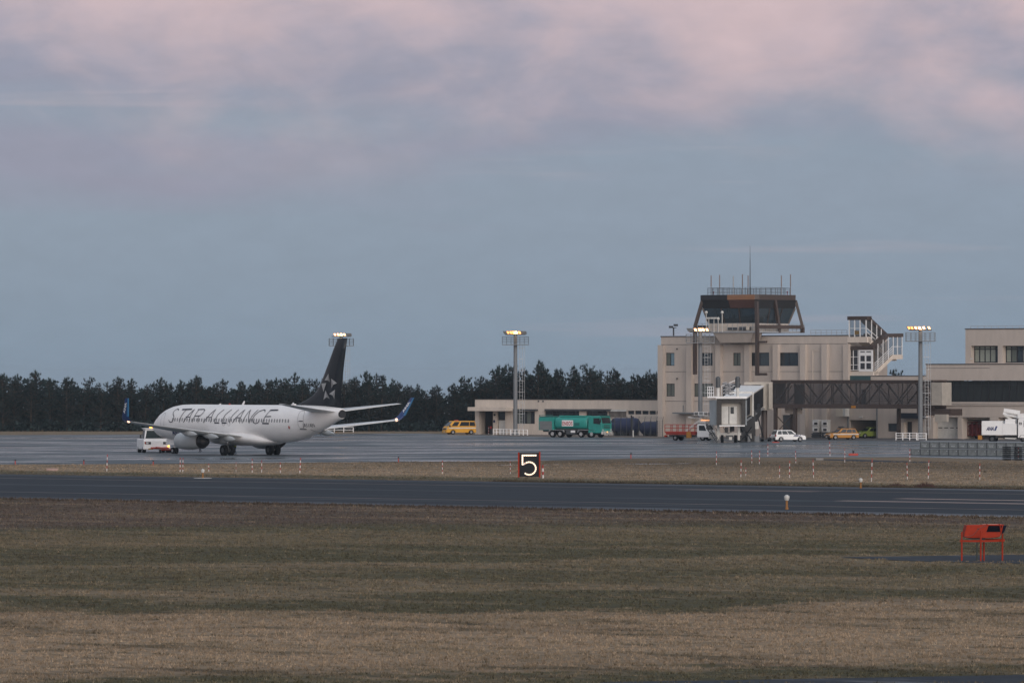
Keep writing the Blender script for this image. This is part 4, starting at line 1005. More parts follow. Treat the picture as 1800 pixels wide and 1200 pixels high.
for k in range(3):
    a = gar[0] + 2.2 + k * 1.15; m = MB(); m.box(a, a + .95, 8.2, 8.3, 1.0, 2.35); m.build('garage_window', mat('grey_daylit_glass', (.13, .155, .17), .3), t)
m = MB(); m.box(K.x(1512), K.x(1517), -.25, -.004, K.z(734, 1514), K.z(731.5, 1514)); m.build('wall_lamp', OFFWH, t)

# ---- passenger terminal at the right edge ----
Q = BF('terminal_building', 'beige passenger terminal with a dark glazed band at the right edge', 'building', 1628, V0)
t = Q.t; xR = Q.x(2060); zt = Q.z(640.5, 1700); zg1 = Q.z(668.5, 1700); zg0 = Q.z(706, 1700); zo = Q.z(733, 1700)
xb = Q.x(1656)
m = MB(); m.box(0, xR, 0, 14, zg1, zt); m.box(xb, xR, -.15, .3, zo, zg0 - .5); m.box(xb, xR, -.3, .3, zg0 - .5, zg0)
m.box(.0, xb - .01, 1.2, 1.5, 0.01, zg1 - .01)
ops = [(1641.5, 1684.5, 1), (1692, 1741, 1), (1756, 1806, 1), (1818, 1868, 1), (1880, 1930, 1)]
xs = [Q.x(1625)] ; last = Q.x(1632)
for a, b, _ in ops: m.box(last, Q.x(a), -.15, 1.1, .01, zo - .01); last = Q.x(b)
m.box(last, xR, -.15, 1.1, .01, zo - .01)
m.box(.0, xR, 13.7, 14, .01, zg1 - .01); m.box(xb + .1, xR - .1, 5.2, 5.4, .01, zo - .01); m.box(xb + .1, xR, 1.2, 13, zo - .3, zo - .02)
m.build('wall', WALL, t)
m = MB(); m.box(-.06, xR, -.08, .3, zt, zt + .12); m.build('roof_edge', COPE, t)
m = MB(); m.box(0, Q.x(1740), -.02, -.004, Q.z(647, 1700), Q.z(646.4, 1700)); m.box(xb, xR, -.32, -.304, Q.z(710.5, 1700), Q.z(710, 1700)); m.build('panel_joint', DGREY, t)
TG = glass_mat('terminal_glass', (.16, .18, .19), .3, .06)
m = MB(); m.box(Q.x(1661), xR, .45, .5, zg0 + .05, zg1 - .05); m.build('glazed_band', TG, t)
m = MB(); px = 1661.0
k = 0
while px < 2040:
    m.bar((Q.x(px), .4, zg0), (Q.x(px), .4, zg1), .07 if k % 3 else .16); px += 12.3; k += 1
m.bar((Q.x(1661), .4, zg1 - .62), (xR, .4, zg1 - .62), .07); m.bar((Q.x(1661), .4, zg0 + .04), (xR, .4, zg0 + .04), .12); m.build('glazing_bars', FRAME, t)
m = MB()
for px in (1694, 1748, 1802, 1860): m.box(Q.x(px), Q.x(px + 7), 2.2, 2.9, zg0 + .01, zg1 - .01)
m.box(xb, xR, 7, 7.2, zg0, zg1 - .02); m.build('inner_column', mat('brown_grey_inner_column', (.12, .09, .075), .8), t)
m = MB(); m.box(Q.x(1660.2), Q.x(1661), -.12, .5, zg0, zg1 - .01); m.build('glazing_end', WALLY, t)
# roller door and open bays
a, b = Q.x(1642.5), Q.x(1684.4)
m = MB(); m.box(a, b, 1.15, 1.2, .02, zo - .02); m.build('bay_lining', WALLY, t)
m = MB(); a2 = Q.x(1647, .9); m.box(a2, b, .9, .96, .02, Q.z(735, 1665))
for k in range(1, 8): m.box(a2, b, .885, .9, .02 + k * .36, .05 + k * .36)
rd = m.build('roller_door', OFFWH, t)
for k in range(4): m = MB(); x = a2 + .28 + k * .98; m.box(x, x + .62, .86, .884, Q.z(752.5, 1665), Q.z(751, 1665)); m.build('door_window', FRAME, rd)
for (pa, pb, _) in ops[1:]:
    m = MB(); m.box(Q.x(pa, 1.1), Q.x(pa, 1.1) + .1, 1.1, 5.1, .02, zo - .35); m.build('bay_side', WALLY, t)
m = MB(); m.cyl((Q.x(1687), -.16, Q.z(727.5, 1687)), (Q.x(1687), -.4, Q.z(727, 1687)), .14, .14, 8); m.build('wall_lamp', BLKP, t)
# upper storey set back
YS = 1.0
U = MB(); x0 = Q.x(1697, YS); zu = Q.z(578.5, 1740, YS)
o = [(1706.5, 1754, 607.5, 637.5), (1762, 1812, 607.5, 637.5), (1820, 1870, 607.5, 637.5), (1880, 1930, 607.5, 637.5)]
hl = [(Q.x(a, YS), Q.x(b, YS), Q.z(d, (a + b) / 2, YS), Q.z(c, (a + b) / 2, YS)) for a, b, c, d in o]
wall_with_holes(U, x0, xR, zt + .02, zu, hl, YS, .95); U.box(x0 + .01, x0 + .3, YS + .951, 13, zt + .02, zu - .01); U.box(x0 + .31, xR, YS + .951, 13, zu - .3, zu - .01); U.build('upper_wall', WALL, t)
m = MB(); m.box(x0 - .08, xR, YS - .08, YS + .3, zu, zu + .12); m.build('upper_roof_edge', COPE, t)
for i, h in enumerate(hl): window(t, h[0] + .004, h[1] - .004, h[2] + .01, h[3] - .004, YS + .8, 5, .13, sash=.8, panes=[CURT, CURT, CURT, CURT, GLASS] if i == 0 else [CURT, BLIND, GLASS, CURT, GLASS])
m = MB(); m.box(Q.x(1705.5, YS), Q.x(1710.5, YS), YS - .02, YS - .004, Q.z(631, 1708, YS), Q.z(629, 1708, YS)); m.build('wall_plate', OFFWH, t)
m = MB(); rail(m, (Q.x(1706, 3), 3, zu), (xR, 3, zu), .45, 30, (1.0,), .05); m.build('rooftop_railing', GALV, t)

# ---- low cream building on the left ----
L_ = BF('low_building', 'long low cream building with flat roof in front of the pines', 'building', 835, 642.0)
t = L_.t; HH = L_.z(702.3, 900); xe = L_.x(1175)
def LX(px, y=0): return L_.x(px, y)
ho = [(LX(842.5), LX(866.5), .0, L_.z(723, 850)), (LX(873), LX(888), .0, L_.z(723, 880)), (LX(900), LX(940), L_.z(744.5, 920), L_.z(723, 920)),
      (LX(957), LX(1018), L_.z(745, 990), L_.z(722, 990)), (LX(1030), LX(1068), L_.z(745, 1050), L_.z(722, 1050))]
for k in range(6): ho.append((LX(1103.5 + k * 12.6), LX(1103.5 + k * 12.6 + 11.3), L_.z(728, 1120), L_.z(721.5, 1120)))
m = MB(); wall_with_holes(m, 0, xe, 0, HH, ho, 0, .5); m.box(.01, .4, .51, 9, 0, HH - .01); m.box(.4, xe, 8.6, 9, 0, HH - .01); m.box(.4, xe, .51, 8.6, HH - .3, HH - .02); m.box(.41, xe, 5, 5.2, 0, HH - .31); m.build('wall', WALLY, t)
m = MB(); m.box(-.06, xe, -.06, .3, HH, HH + .1); m.build('roof_edge', COPE, t)
m = MB(); m.box(LX(822, -2.2), LX(889, -2.2), -2.2, -.004, L_.z(722, 850, -2.2), L_.z(715.2, 850, -2.2)); m.build('canopy', WALLY, t)
m = MB(); m.box(ho[0][0], ho[0][1], 1.4, 1.45, .01, ho[0][3] + .3); m.build('dark_bay', DARK, t)
m = MB(); m.box(ho[1][0] + .15, ho[1][1], .35, .4, .01, ho[1][3] - 1.3); m.build('door', OFFWH, t)
m = MB(); m.box(ho[1][0] + .02, ho[1][1] - .01, .36, .42, ho[1][3] - 1.28, ho[1][3] - .05); m.build('door_light', GLASS, t)
window(t, ho[2][0] + .004, ho[2][1] - .004, ho[2][2] + .004, ho[2][3] - .004, .25, 5, .07, panes=[GLASS, BLIND, GLASS, BLIND, GLASS])
window(t, ho[3][0] + .004, ho[3][1] - .004, ho[3][2] + .004, ho[3][3] - .004, .25, 6, .07, gl=GLASS)
window(t, ho[4][0] + .004, ho[4][1] - .004, ho[4][2] + .004, ho[4][3] - .004, .25, 4, .07, gl=GLASS)
for h in ho[5:]: window(t, h[0] + .004, h[1] - .004, h[2] + .004, h[3] - .004, .15, 1, .05)
for a, b in ((886.5, 941), (957, 1026), (1028, 1071)): m = MB(); m.box(LX(a, -.6), LX(b, -.6), -.6, -.004, L_.z(721.8, (a + b) / 2), L_.z(718.6, (a + b) / 2)); m.build('window_hood', DGREY, t)
m = MB(); m.box(LX(1070), LX(1101), -.05, -.004, L_.z(733, 1085), L_.z(723, 1085)); m.build('stained_panel', mat('rain_stained_render', (.16, .14, .125), .9, var=.4, scl=2.5, stretch=(1, 1, .2)), t)
m = MB(); m.box(LX(1068), LX(1102), -.3, -.06, L_.z(723, 1085), L_.z(719.5, 1085)); m.build('gutter_box', OFFWH, t)
for px in (947, 955): m = MB(); m.cyl((LX(px), -.004, L_.z(705, px)), (LX(px), -.12, L_.z(705, px)), .12, .12, 8); m.build('vent', DGREY, t)
m = MB(); m.box(LX(867.5), LX(870.5), -.06, -.004, L_.z(742.5, 869), L_.z(738, 869)); m.build('notice', NAVY, t)
m = MB(); m.cyl((LX(870), -.01, L_.z(729, 870)), (LX(870), -.25, L_.z(728.5, 870)), .15, .1, 8); m.build('wall_lamp', BLKP, t)
m = MB(); m.box(LX(1156), LX(1160), -.06, -.004, L_.z(738, 1158), L_.z(729.5, 1158)); pl = m.build('fire_notice', OFFWH, t)
m = MB(); 
for k in range(2): m.box(LX(1157), LX(1159.2), -.08, -.064, L_.z(733.4 + k * 4, 1158), L_.z(730.4 + k * 4, 1158))
m.build('red_lettering', SIGNR, pl)
BRB = mat('bridge_beige', (.38, .345, .30), .6, var=.12, scl=1.5)
# ================= glazed corridor and boarding bridge =================
C_ = BF('glazed_corridor', 'long brown steel footbridge with dark glazed sides joining terminal and boarding bridge', 'footbridge', 1357, 624.0)
t = C_.t; xe = C_.x(1641); W = 3.0; zb0, zb1, zt0, zt1 = 4.15, 4.72, 7.55, 8.02
m = MB(); m.box(0, xe, 0, .25, zb0, zb1); m.box(0, xe, W - .25, W, zb0, zb1); m.box(.01, xe - .01, .25, W - .25, zb0 + .2, zb0 + .4); m.build('floor_beam', BROWN, t)
m = MB(); m.box(-.1, xe, -.1, W + .1, zt0 + .25, zt1); m.box(0, xe, 0, .15, zt0, zt0 + .25); m.box(0, xe, W - .15, W, zt0, zt0 + .25); m.build('roof', BROWN, t)
TGL = glass_mat('smoked_corridor_glass', (.58, .56, .57), .80, .08)
m = MB(); m.add([(.05, .02, zb1), (xe, .02, zb1), (xe, .02, zt0), (.05, .02, zt0)], [(0, 1, 2, 3)]); m.build('glazing', TGL, t)
m = MB(); m.add([(.05, W - .02, zb1), (xe, W - .02, zb1), (xe, W - .02, zt0), (.05, W - .02, zt0)], [(3, 2, 1, 0)]); m.build('glazing', TGL, t)
m = MB(); m.box(0, .12, .01, W, zb1, zt0); m.build('end_panel', BROWN, t)
n = 8; step = xe / n
for yy in (.12, W - .12):
    for i in range(n):
        a, b = i * step, (i + 1) * step
        lo, hi = (zb1, zt0) if i % 2 == 0 else (zt0, zb1)
        m = MB(); m.bar((a + .35, yy, lo), (b - .35, yy, hi), .17); m.bar((a + .9, yy, lo), (b - .1, yy, hi - (hi - lo) * .12), .09) if yy < 1 else None; m.build('truss_diagonal', BROWN, t)
    m = MB()
    for i in range(int(xe / 1.6) if yy < 1 else 7): d = 1.6 if yy < 1 else 3.9; m.bar((.6 + i * d, yy, zb1), (.6 + i * d, yy, zt0), .08 if i % 3 else .13)
    m.build('mullions', BROWN, t)
    m = MB()
    for z in (5.15, 5.45, 5.75): m.bar((.1, yy + (.1 if yy < 1 else -.1), z), (xe, yy + (.1 if yy < 1 else -.1), z), .04)
    m.build('handrail', DGREY, t)
m = MB(); m.box(C_.x(1388), C_.x(1404), 1.2, 1.4, zb1, zt0 - .2); m.box(C_.x(1505), C_.x(1512), 1.2, 1.4, zb1, zt0 - .8); m.build('inner_partition', DGREY, t)
m = MB(); m.box(C_.x(1496.5), C_.x(1504), -.06, -.004, 4.2, 4.52); m.build('height_limit_plate', ORY, t)
def col(px, y): 
    m = MB(); x = C_.x(px); m.box(x - .22, x + .22, y - .2, y + .2, 0, zb0); m.build('support_column', BROWN, t)
col(1361, .3); col(1395.5, .3); col(1371.5, 2.7); col(1560, 2.6)
m = MB(); a, b = C_.x(1361), C_.x(1395.5)
m.bar((a, .3, 3.3), (a + 1.2, 2.6, .6), .12); m.bar((a, .3, .6), (a + 1.2, 2.6, 3.3), .12); m.bar((a + 1.3, 2.6, 3.2), (b, .4, .5), .12); m.bar((b, .35, 3.8), (a + 1.3, 2.7, .6), .12); m.build('cross_brace', BROWN, t)
m = MB(); x0, x1 = C_.x(1365), C_.x(1392); m.box(x0, x1, 1.9, 2.4, 3.35, zb0 - .01); m.build('duct_box', WALLY, t)
m = MB(); m.box(xe, xe + 1.75, -.5, 1.7, C_.z(712, 1650), C_.z(672, 1650)); m.build('end_housing', BRB, t)
m = MB(); m.box(xe - 3.0, xe + 2.6, .3, W, zb0 - .9, zb0 - .01); m.build('end_bearing', BROWN, t)
m = MB(); m.box(xe + .35, xe + 2.3, -.2, .3, zb0 - 1.75, zb0 - .75); m.build('lower_cream_box', BRB, t)

# boarding bridge: rotunda, two telescoping tunnels, cab on its wheel bogie
RX, RY = ap(1324, 767)
J = thing('boarding_bridge', 'white airport boarding bridge with its cab turned towards the runway', 'boarding bridge', (RX, RY, 0), 0)
CX, CY = ap(1287, 727)                      # cab front centre
dirv = Vector((CX - RX, CY - RY - 0, 0)); L = dirv.length; ang = math.atan2(dirv.y, dirv.x)
def jl(wx, wy): return (wx - RX, wy - RY)
m = MB(); m.cyl((1.1, .3, 4.0), (1.1, .3, 7.6), 1.35, 1.35, 18); m.box(1.0, 2.55, -1.35, 1.3, 3.95, 7.75); m.build('rotunda', BRB, J)
m = MB(); m.box(.95, 1.55, -2.2, -1.36, 4.2, 7.6); m.box(2.0, 2.5, -1.9, -1.36, 4.1, 7.55); m.box(-1.3, 1.55, -2.1, -1.5, 7.4, 7.75); m.build('rotunda_housing', BRB, J)
m = MB(); m.cyl((1.5, .3, 0), (1.5, .3, 4.0), .42, .42, 14); m.build('rotunda_column', BROWN, J)
u = dirv.normalized(); nrm = Vector((-u.y, u.x, 0))          # nrm points to the side seen on the right of the picture
if nrm.x < 0: nrm = -nrm
def tunnel(name, s0, s1, hw, zb_a, zb_b, h, mt):
    m = MB(); P = []
    for s, zb_ in ((s0, zb_a), (s1, zb_b)):
        c = u * s; P += [c - nrm * hw + Vector((0, 0, zb_)), c + nrm * hw + Vector((0, 0, zb_)), c + nrm * hw + Vector((0, 0, zb_ + h)), c - nrm * hw + Vector((0, 0, zb_ + h))]
    m.add(P, [(3, 2, 1, 0), (4, 5, 6, 7), (0, 1, 5, 4), (1, 2, 6, 5), (2, 3, 7, 6), (3, 0, 4, 7)]); o = m.build(name, mt, J); return P
ZA, ZB = 4.45, 2.75
zf = lambda s: ZA + (ZB - ZA) * s / L
tunnel('outer_tunnel', 1.3, L * .62, 1.5, zf(1.3), zf(L * .62), 2.75, BRB)
tunnel('inner_tunnel', L * .55, L - 3.2, 1.3, zf(L * .55) + .12, zf(L - 3.2) + .12, 2.5, BRB)
TW = mat('tunnel_side_glass', (.012, .012, .015), .6, spec=.1)
def panel(s0, s1, hw, d0, d1, mt, name):
    m = MB(); P = []
    for s in (s0, s1):
        c = u * s + nrm * (hw + .012); P += [c + Vector((0, 0, zf(s) + d0)), c + Vector((0, 0, zf(s) + d1))]
    m.add([P[0], P[2], P[3], P[1]], [(0, 1, 2, 3)]); m.build(name, mt, J)
k = 0; s = 1.9
while s < L * .60: panel(s, min(s + 2.66, L * .61), 1.5, .12, 2.6, TW, 'side_window'); s += 2.75
s = L * .62 + .3
while s < L - 3.4: panel(s, min(s + 2.66, L - 3.3), 1.3, .22, 2.5, TW, 'side_window'); s += 2.75
m = MB(); P = []
for s in (1.0, L - 3.0):
    c = u * s; P += [c - nrm * 1.6 + Vector((0, 0, zf(s) + 2.78)), c + nrm * 1.6 + Vector((0, 0, zf(s) + 2.78)), c + nrm * 1.6 + Vector((0, 0, zf(s) + 2.9)), c - nrm * 1.6 + Vector((0, 0, zf(s) + 2.9))]
m.add(P, [(3, 2, 1, 0), (4, 5, 6, 7), (0, 1, 5, 4), (1, 2, 6, 5), (2, 3, 7, 6), (3, 0, 4, 7)]); m.build('tunnel_roof', WHITE, J)
m = MB()
for sgn in (1,):
    for s0, s1, dz in ((1.2, L - 3.4, -.12),): m.bar(u * s0 + nrm * 1.55 + Vector((0, 0, zf(s0) + dz)), u * s1 + nrm * 1.55 + Vector((0, 0, zf(s1) + dz)), .16)
m.build('tunnel_rail', GALV, J)
# portal frame where the tunnels meet
s = L * .62; m = MB(); c = u * s
for q in (-1.62, 1.62): m.bar(c + nrm * q + Vector((0, 0, zf(s) - .2)), c + nrm * q + Vector((0, 0, zf(s) + 3.0)), .25)
m.bar(c - nrm * 1.62 + Vector((0, 0, zf(s) + 3.0)), c + nrm * 1.62 + Vector((0, 0, zf(s) + 3.0)), .25); m.build('portal_frame', OFFWH, J)
cx, cy = CX - RX, CY - RY
zc0, zc1 = zz(747, 727), zz(703, 727)
def cz(py): return zz(py, 727)
def cxp(px): return (px - 900) / FPX * 727 - RX
m = MB(); x0, x1 = cxp(1262), cxp(1309.5)
m.slab([(x0 - .25, cy + .9), (x1, cy + .9), (x1 + .35, cy + 2.4), (x1 - .2, cy + 4.2), (x0 + .3, cy + 4.2), (x0 - 1.0, cy + 2.6)], zc0, zc1); m.build('cab', mat('pale_grey_cab_panel', (.34, .37, .38), .5), J)
m = MB(); m.box(x0 - .1, x1 + .05, cy + .88, cy + .898, zc0 + .05, zc1 - .1); m.build('cab_inner_wall', BRB, J)
BEL = mat('grey_bellows', (.055, .05, .047), .9, var=.3, scl=4)
m = MB(); bx0, bx1, bz0, bz1 = cxp(1260), cxp(1310.5), cz(748), cz(700.5)
for k in range(3):
    a = .06 * k; y0, y1 = cy + .28 * k, cy + .28 * k + .2
    m.box(bx0 + a, bx0 + .62, y0, y1, bz0, bz1); m.box(bx1 - .5, bx1 - a, y0, y1, bz0, bz1); m.box(bx0 + .62, bx1 - .5, y0, y1, bz1 - .48, bz1 - a)
m.build('bellows', BEL, J)
m = MB(); m.box(bx0 - .1, bx1 + .15, cy - .35, cy + .2, bz1 + .01, bz1 + .1); m.slab([(cxp(1244), cy + 1.2), (bx1 + .3, cy + .2), (bx1 + .4, cy + 4.6), (cxp(1248), cy + 4.4)], bz1 + .1, bz1 + .3); m.build('cab_roof', WHITE, J)
m = MB(); m.box(cxp(1266), cxp(1281), cy + .86, cy + .875, cz(745), cz(714)); m.box(cxp(1282.5), cxp(1296), cy + .86, cy + .875, cz(745), cz(714)); dd = m.build('cab_door', OFFWH, J)
m = MB(); m.box(cxp(1284.5), cxp(1290.5), cy + .83, cy + .855, cz(727), cz(715)); m.build('door_glass', CARGL, dd)
m = MB(); m.box(cxp(1281.1), cxp(1282.3), cy + .84, cy + .858, cz(745), cz(714)); m.build('door_gap', DARK, dd)
m = MB(); m.box(bx0 + .3, bx1 - .1, cy - .25, cy + .85, zc0 - .14, zc0 - .01); m.build('cab_sill', WHITE, J)
m = MB(); m.box(cxp(1250.5), cxp(1254), cy + 2.2, cy + 2.3, cz(730), cz(725)); m.build('side_lamp', WHITE, J)
# plant on the cab roof
for px, w in ((1263, .32), (1297.5, .32)):
    m = MB(); x = cxp(px); y = cy + 1.6; m.cyl((x, y, bz1 + .3), (x, y, cz(681)), .2, .2, 8); m.build('lamp_post', OFFWH, J)
    m = MB(); m.cyl((x, y, cz(681)), (x, y, cz(665.5)), w, w, 12); m.sphere((x, y, cz(665.5)), w, 10, 6); m.build('beacon_drum', DGREY, J)
m = MB(); x, y = cxp(1281), cy + 2.2
for k in range(26):
    a = k * .9; m.cyl((x + math.cos(a) * .5 - .25, y, cz(694) + .08 * k * .75), (x + math.cos(a) * .5 + .25, y + .3, cz(694) + .08 * k * .75 + .1), .09, .09, 6)
m.build('cable_reel', mat('silver_hose', (.26, .26, .27), .6, var=.35, scl=6), J)
m = MB()
for px in (1245.5, 1249, 1252, 1256): m.bar((cxp(px), cy + 3.0, cz(697)), (cxp(px), cy + 3.0, cz(679)), .08)
for py in (679.5, 685, 691): m.bar((cxp(1245), cy + 3.0, cz(py)), (cxp(1256), cy + 3.0, cz(py)), .07)
m.build('roof_ladder', WHITE, J)
m = MB()
for px, a, b in ((1271, 678, 696), (1286, 672, 690), (1296, 668, 688)): m.bar((cxp(px), cy + 5, cz(b)), (cxp(px), cy + 5, cz(a)), .07)
m.bar((cxp(1271), cy + 5, cz(678)), (cxp(1296), cy + 5, cz(668)), .07); m.bar((cxp(1271), cy + 5, cz(686)), (cxp(1296), cy + 5, cz(677)), .07); m.build('roof_railing', WHITE, J)
# bogie
m = MB(); m.box(cxp(1261), cxp(1304), cy + 2.2, cy + 2.7, .95, 1.25); m.build('bogie_beam', OFFWH, J)
for px in (1264, 1300): m = MB(); m.box(cxp(px) - .15, cxp(px) + .15, cy + 2.15, cy + 2.75, .3, 2.3); m.build('lifting_column', OFFWH, J)
m = MB(); m.box(cxp(1277), cxp(1290), cy + 2.3, cy + 2.6, .45, .95); m.bar((cxp(1275), cy + 2.3, 1.5), (cxp(1290), cy + 2.3, .6), .09); m.bar((cxp(1290), cy + 2.35, 1.6), (cxp(1277), cy + 2.35, .6), .07); m.build('bogie_drive', DGREY, J)
for px in (1270.5, 1294):
    m = MB(); x = cxp(px); m.cyl((x - .17, cy + 2.1, .5), (x + .17, cy + 2.1, .5), .5, .5, 18); m.build('wheel', RUBBER, J, bevel=.06)
m = MB(); 
for k in range(10): a = k / 9; m.bar((cxp(1272) + a * 1.3, cy + 1.7, 2.0 - .8 * math.sin(a * 3.14)), (cxp(1272) + (a + .12) * 1.3, cy + 1.7, 2.0 - .8 * math.sin((a + .11) * 3.14)), .07)
m.build('hanging_cable', BLKP, J)
m = MB(); m.box(cxp(1275), cxp(1281), cy + 1.9, cy + 2.15, 1.3, 1.95); m.build('drive_box', DGREY, J)
m = MB(); m.box(cxp(1284), cxp(1292), cy + 2.0, cy + 2.3, 1.45, 2.1); m.build('drive_box', BLKP, J)
m = MB(); m.box(cxp(1282.5), cxp(1288), cy + 2.0, cy + 2.2, .35, .75); m.build('warning_block', CREAM if False else OFFWH, J)
for a, b in ((1259, 1266), (1299, 1306)): m = MB(); m.bar((cxp(a), cy + 2.3, 1.9), (cxp(b), cy + 2.3, .9), .1); m.build('bogie_brace', DGREY, J)
m = MB(); a, b = Vector((cxp(1243), cy + 3, cz(748))), Vector((cxp(1262), cy + 2.2, .25))
for o_ in (-.35, .35): m.bar(a + Vector((0, o_, .25)), b + Vector((0, o_, .25)), .09); m.bar(a + Vector((0, o_, -.3)), b + Vector((0, o_, -.3)), .09)
for k in range(10):
    c = a.lerp(b, k / 9)
    for o_ in (-.35, .35): m.bar(c + Vector((0, o_, -.3)), c + Vector((.2, o_, .25)), .06)
    m.bar(c + Vector((0, -.35, -.3)), c + Vector((0, .35, -.3)), .1)
m.build('access_steps', DGREY, J)
for px_, w_, h_ in ((1311, .5, 1.3), (1322, .35, .9), (1336, .6, .8)): m = MB(); m.box(cxp(px_) - w_ / 2, cxp(px_) + w_ / 2, cy + 9, cy + 9.5, .05, h_); m.build('ground_box', BLKP if px_ < 1320 else GREY, J)
m = MB()
for q0, q1 in (((1309, 6.5, 2.0), (1325, 8, .3)), ((1325, 6.5, 2.0), (1309, 8, .3)), ((1309, 7, 2.6), (1326, 7, 2.6))): m.bar((cxp(q0[0]), cy + q0[1], q0[2]), (cxp(q1[0]), cy + q1[1], q1[2]), .1)
m.build('cross_bracing', BLKP, J)
# service stairs from the tunnel down to the ground behind the bogie
m = MB(); a, b = Vector((cxp(1349), cy + 26, 4.2)), Vector((cxp(1308), cy + 14, .2)); m.bar(a, b, .6, 1.5); m.build('service_stairs', BLKP, J)
m = MB(); m.box(cxp(1308), cxp(1335), cy + 13, cy + 14.5, 1.1, 3.3); m.build('lift_frame', BLKP, J)
m = MB(); m.bar((cxp(1309), cy + 12, 1.9), (cxp(1322), cy + 13, .3), .3); m.build('strut', BLKP, J)
for p_, w_ in ((1318, .7), (1331, .95)): m = MB(); m.box(cxp(p_) - w_ / 2, cxp(p_) + w_ / 2, cy + 16, cy + 16.6, 0, 3.4 if p_ < 1325 else 4.1); m.build('steel_leg', BLKP, J)
m = MB(); m.bar((cxp(1345), cy + 20, 2.9), (cxp(1357), cy + 24, .3), .12); m.build('stay', BLKP, J)
m = MB(); m.box(cxp(1334), cxp(1342.5), cy + 15, cy + 15.5, 1.65, 2.6); m.build('control_cabinet', OFFWH, J)
m = MB(); m.box(cxp(1324), cxp(1330), cy + 15.2, cy + 15.6, .4, 2.3); m.build('ground_cabinet', OFFWH, J)
# ================= vehicles =================
def wheel(t, x, y, r, w, rimr=.6, rimm=None, dirn=1):
    m = MB(); m.cyl((x, y - w / 2, r), (x, y + w / 2, r), r, r, 20); o = m.build('wheel', RUBBER, t, bevel=min(.05, r * .12))
    m = MB(); yy = y + dirn * (w / 2 + .006); m.cyl((x, yy - .012, r), (x, yy + .012, r), r * rimr, r * rimr, 14); m.build('rim', rimm or RIM, o)
    m = MB(); yy = y + dirn * (w / 2 + .02)
    for k in range(5): a = k * 1.2566; m.cyl((x + math.cos(a) * r * rimr * .62, yy, r + math.sin(a) * r * rimr * .62), (x + math.cos(a) * r * rimr * .62, yy + .006 * dirn, r + math.sin(a) * r * rimr * .62), r * .11, r * .11, 6)
    m.build('rim_hole', BLKP, o)
def arch_line(x0, x1, z, wheels, r):
    """bottom line of a body side from x0 to x1 with half-round wheel openings"""
    pts = [(x0, z)]; s = 1 if x1 > x0 else -1
    for wx in sorted(wheels, reverse=s < 0):
        for k in range(9): a = math.pi * (1 - k / 8) if s > 0 else math.pi * k / 8; pts.append((wx + r * math.cos(a), max(z, z + r * 1.02 * math.sin(a))))
    pts.append((x1, z)); return pts
def cabin(t, zb, zt, bot, top, hw0, hw1, paint, wins, glassm=None, name='cabin'):
    """greenhouse: bot/top = (rear x, front x); wins = side glass spans as fractions of the length"""
    m = MB(); (rb, fb), (rt, f_t) = bot, top
    V = [(rb, -hw0, zb), (fb, -hw0, zb), (fb, hw0, zb), (rb, hw0, zb), (rt, -hw1, zt), (f_t, -hw1, zt), (f_t, hw1, zt), (rt, hw1, zt)]
    m.hexa(V); c = m.build(name, paint, t, bevel=.07); g = glassm or CARGL
    def q(x_, z_, s): k = (z_ - zb) / (zt - zb); return (x_, s * (hw0 + (hw1 - hw0) * k + .008), z_)
    def edge(f, z_): k = (z_ - zb) / (zt - zb); a = rb + (rt - rb) * k; b = fb + (f_t - fb) * k; return a + (b - a) * f
    z0, z1 = zb + (zt - zb) * .08, zb + (zt - zb) * .84
    for s in (-1, 1):
        for f0, f1 in wins:
            m = MB(); m.add([q(edge(f0, z0), z0, s), q(edge(f1, z0), z0, s), q(edge(f1, z1), z1, s), q(edge(f0, z1), z1, s)], [(0, 1, 2, 3) if s < 0 else (3, 2, 1, 0)]); m.build('side_window', g, c)
    for rear in (0, 1):
        d = .012 if not rear else -.012; xa = (fb, f_t) if not rear else (rb, rt)
        X = lambda z_: xa[0] + (xa[1] - xa[0]) * (z_ - zb) / (zt - zb) + d
        w0, w1 = hw0 * .9, hw1 * .88
        m = MB(); m.add([(X(z0), -w0, z0), (X(z0), w0, z0), (X(z1), w1, z1), (X(z1), -w1, z1)], [(0, 1, 2, 3) if not rear else (3, 2, 1, 0)]); m.build('windscreen' if not rear else 'rear_window', g, c)
    return c
def place(px, py, heading):
    """heading in degrees: 0 faces right along the picture, 90 faces away"""
    x, y = gp(px, py); return (x, y, 0.02), R(heading)
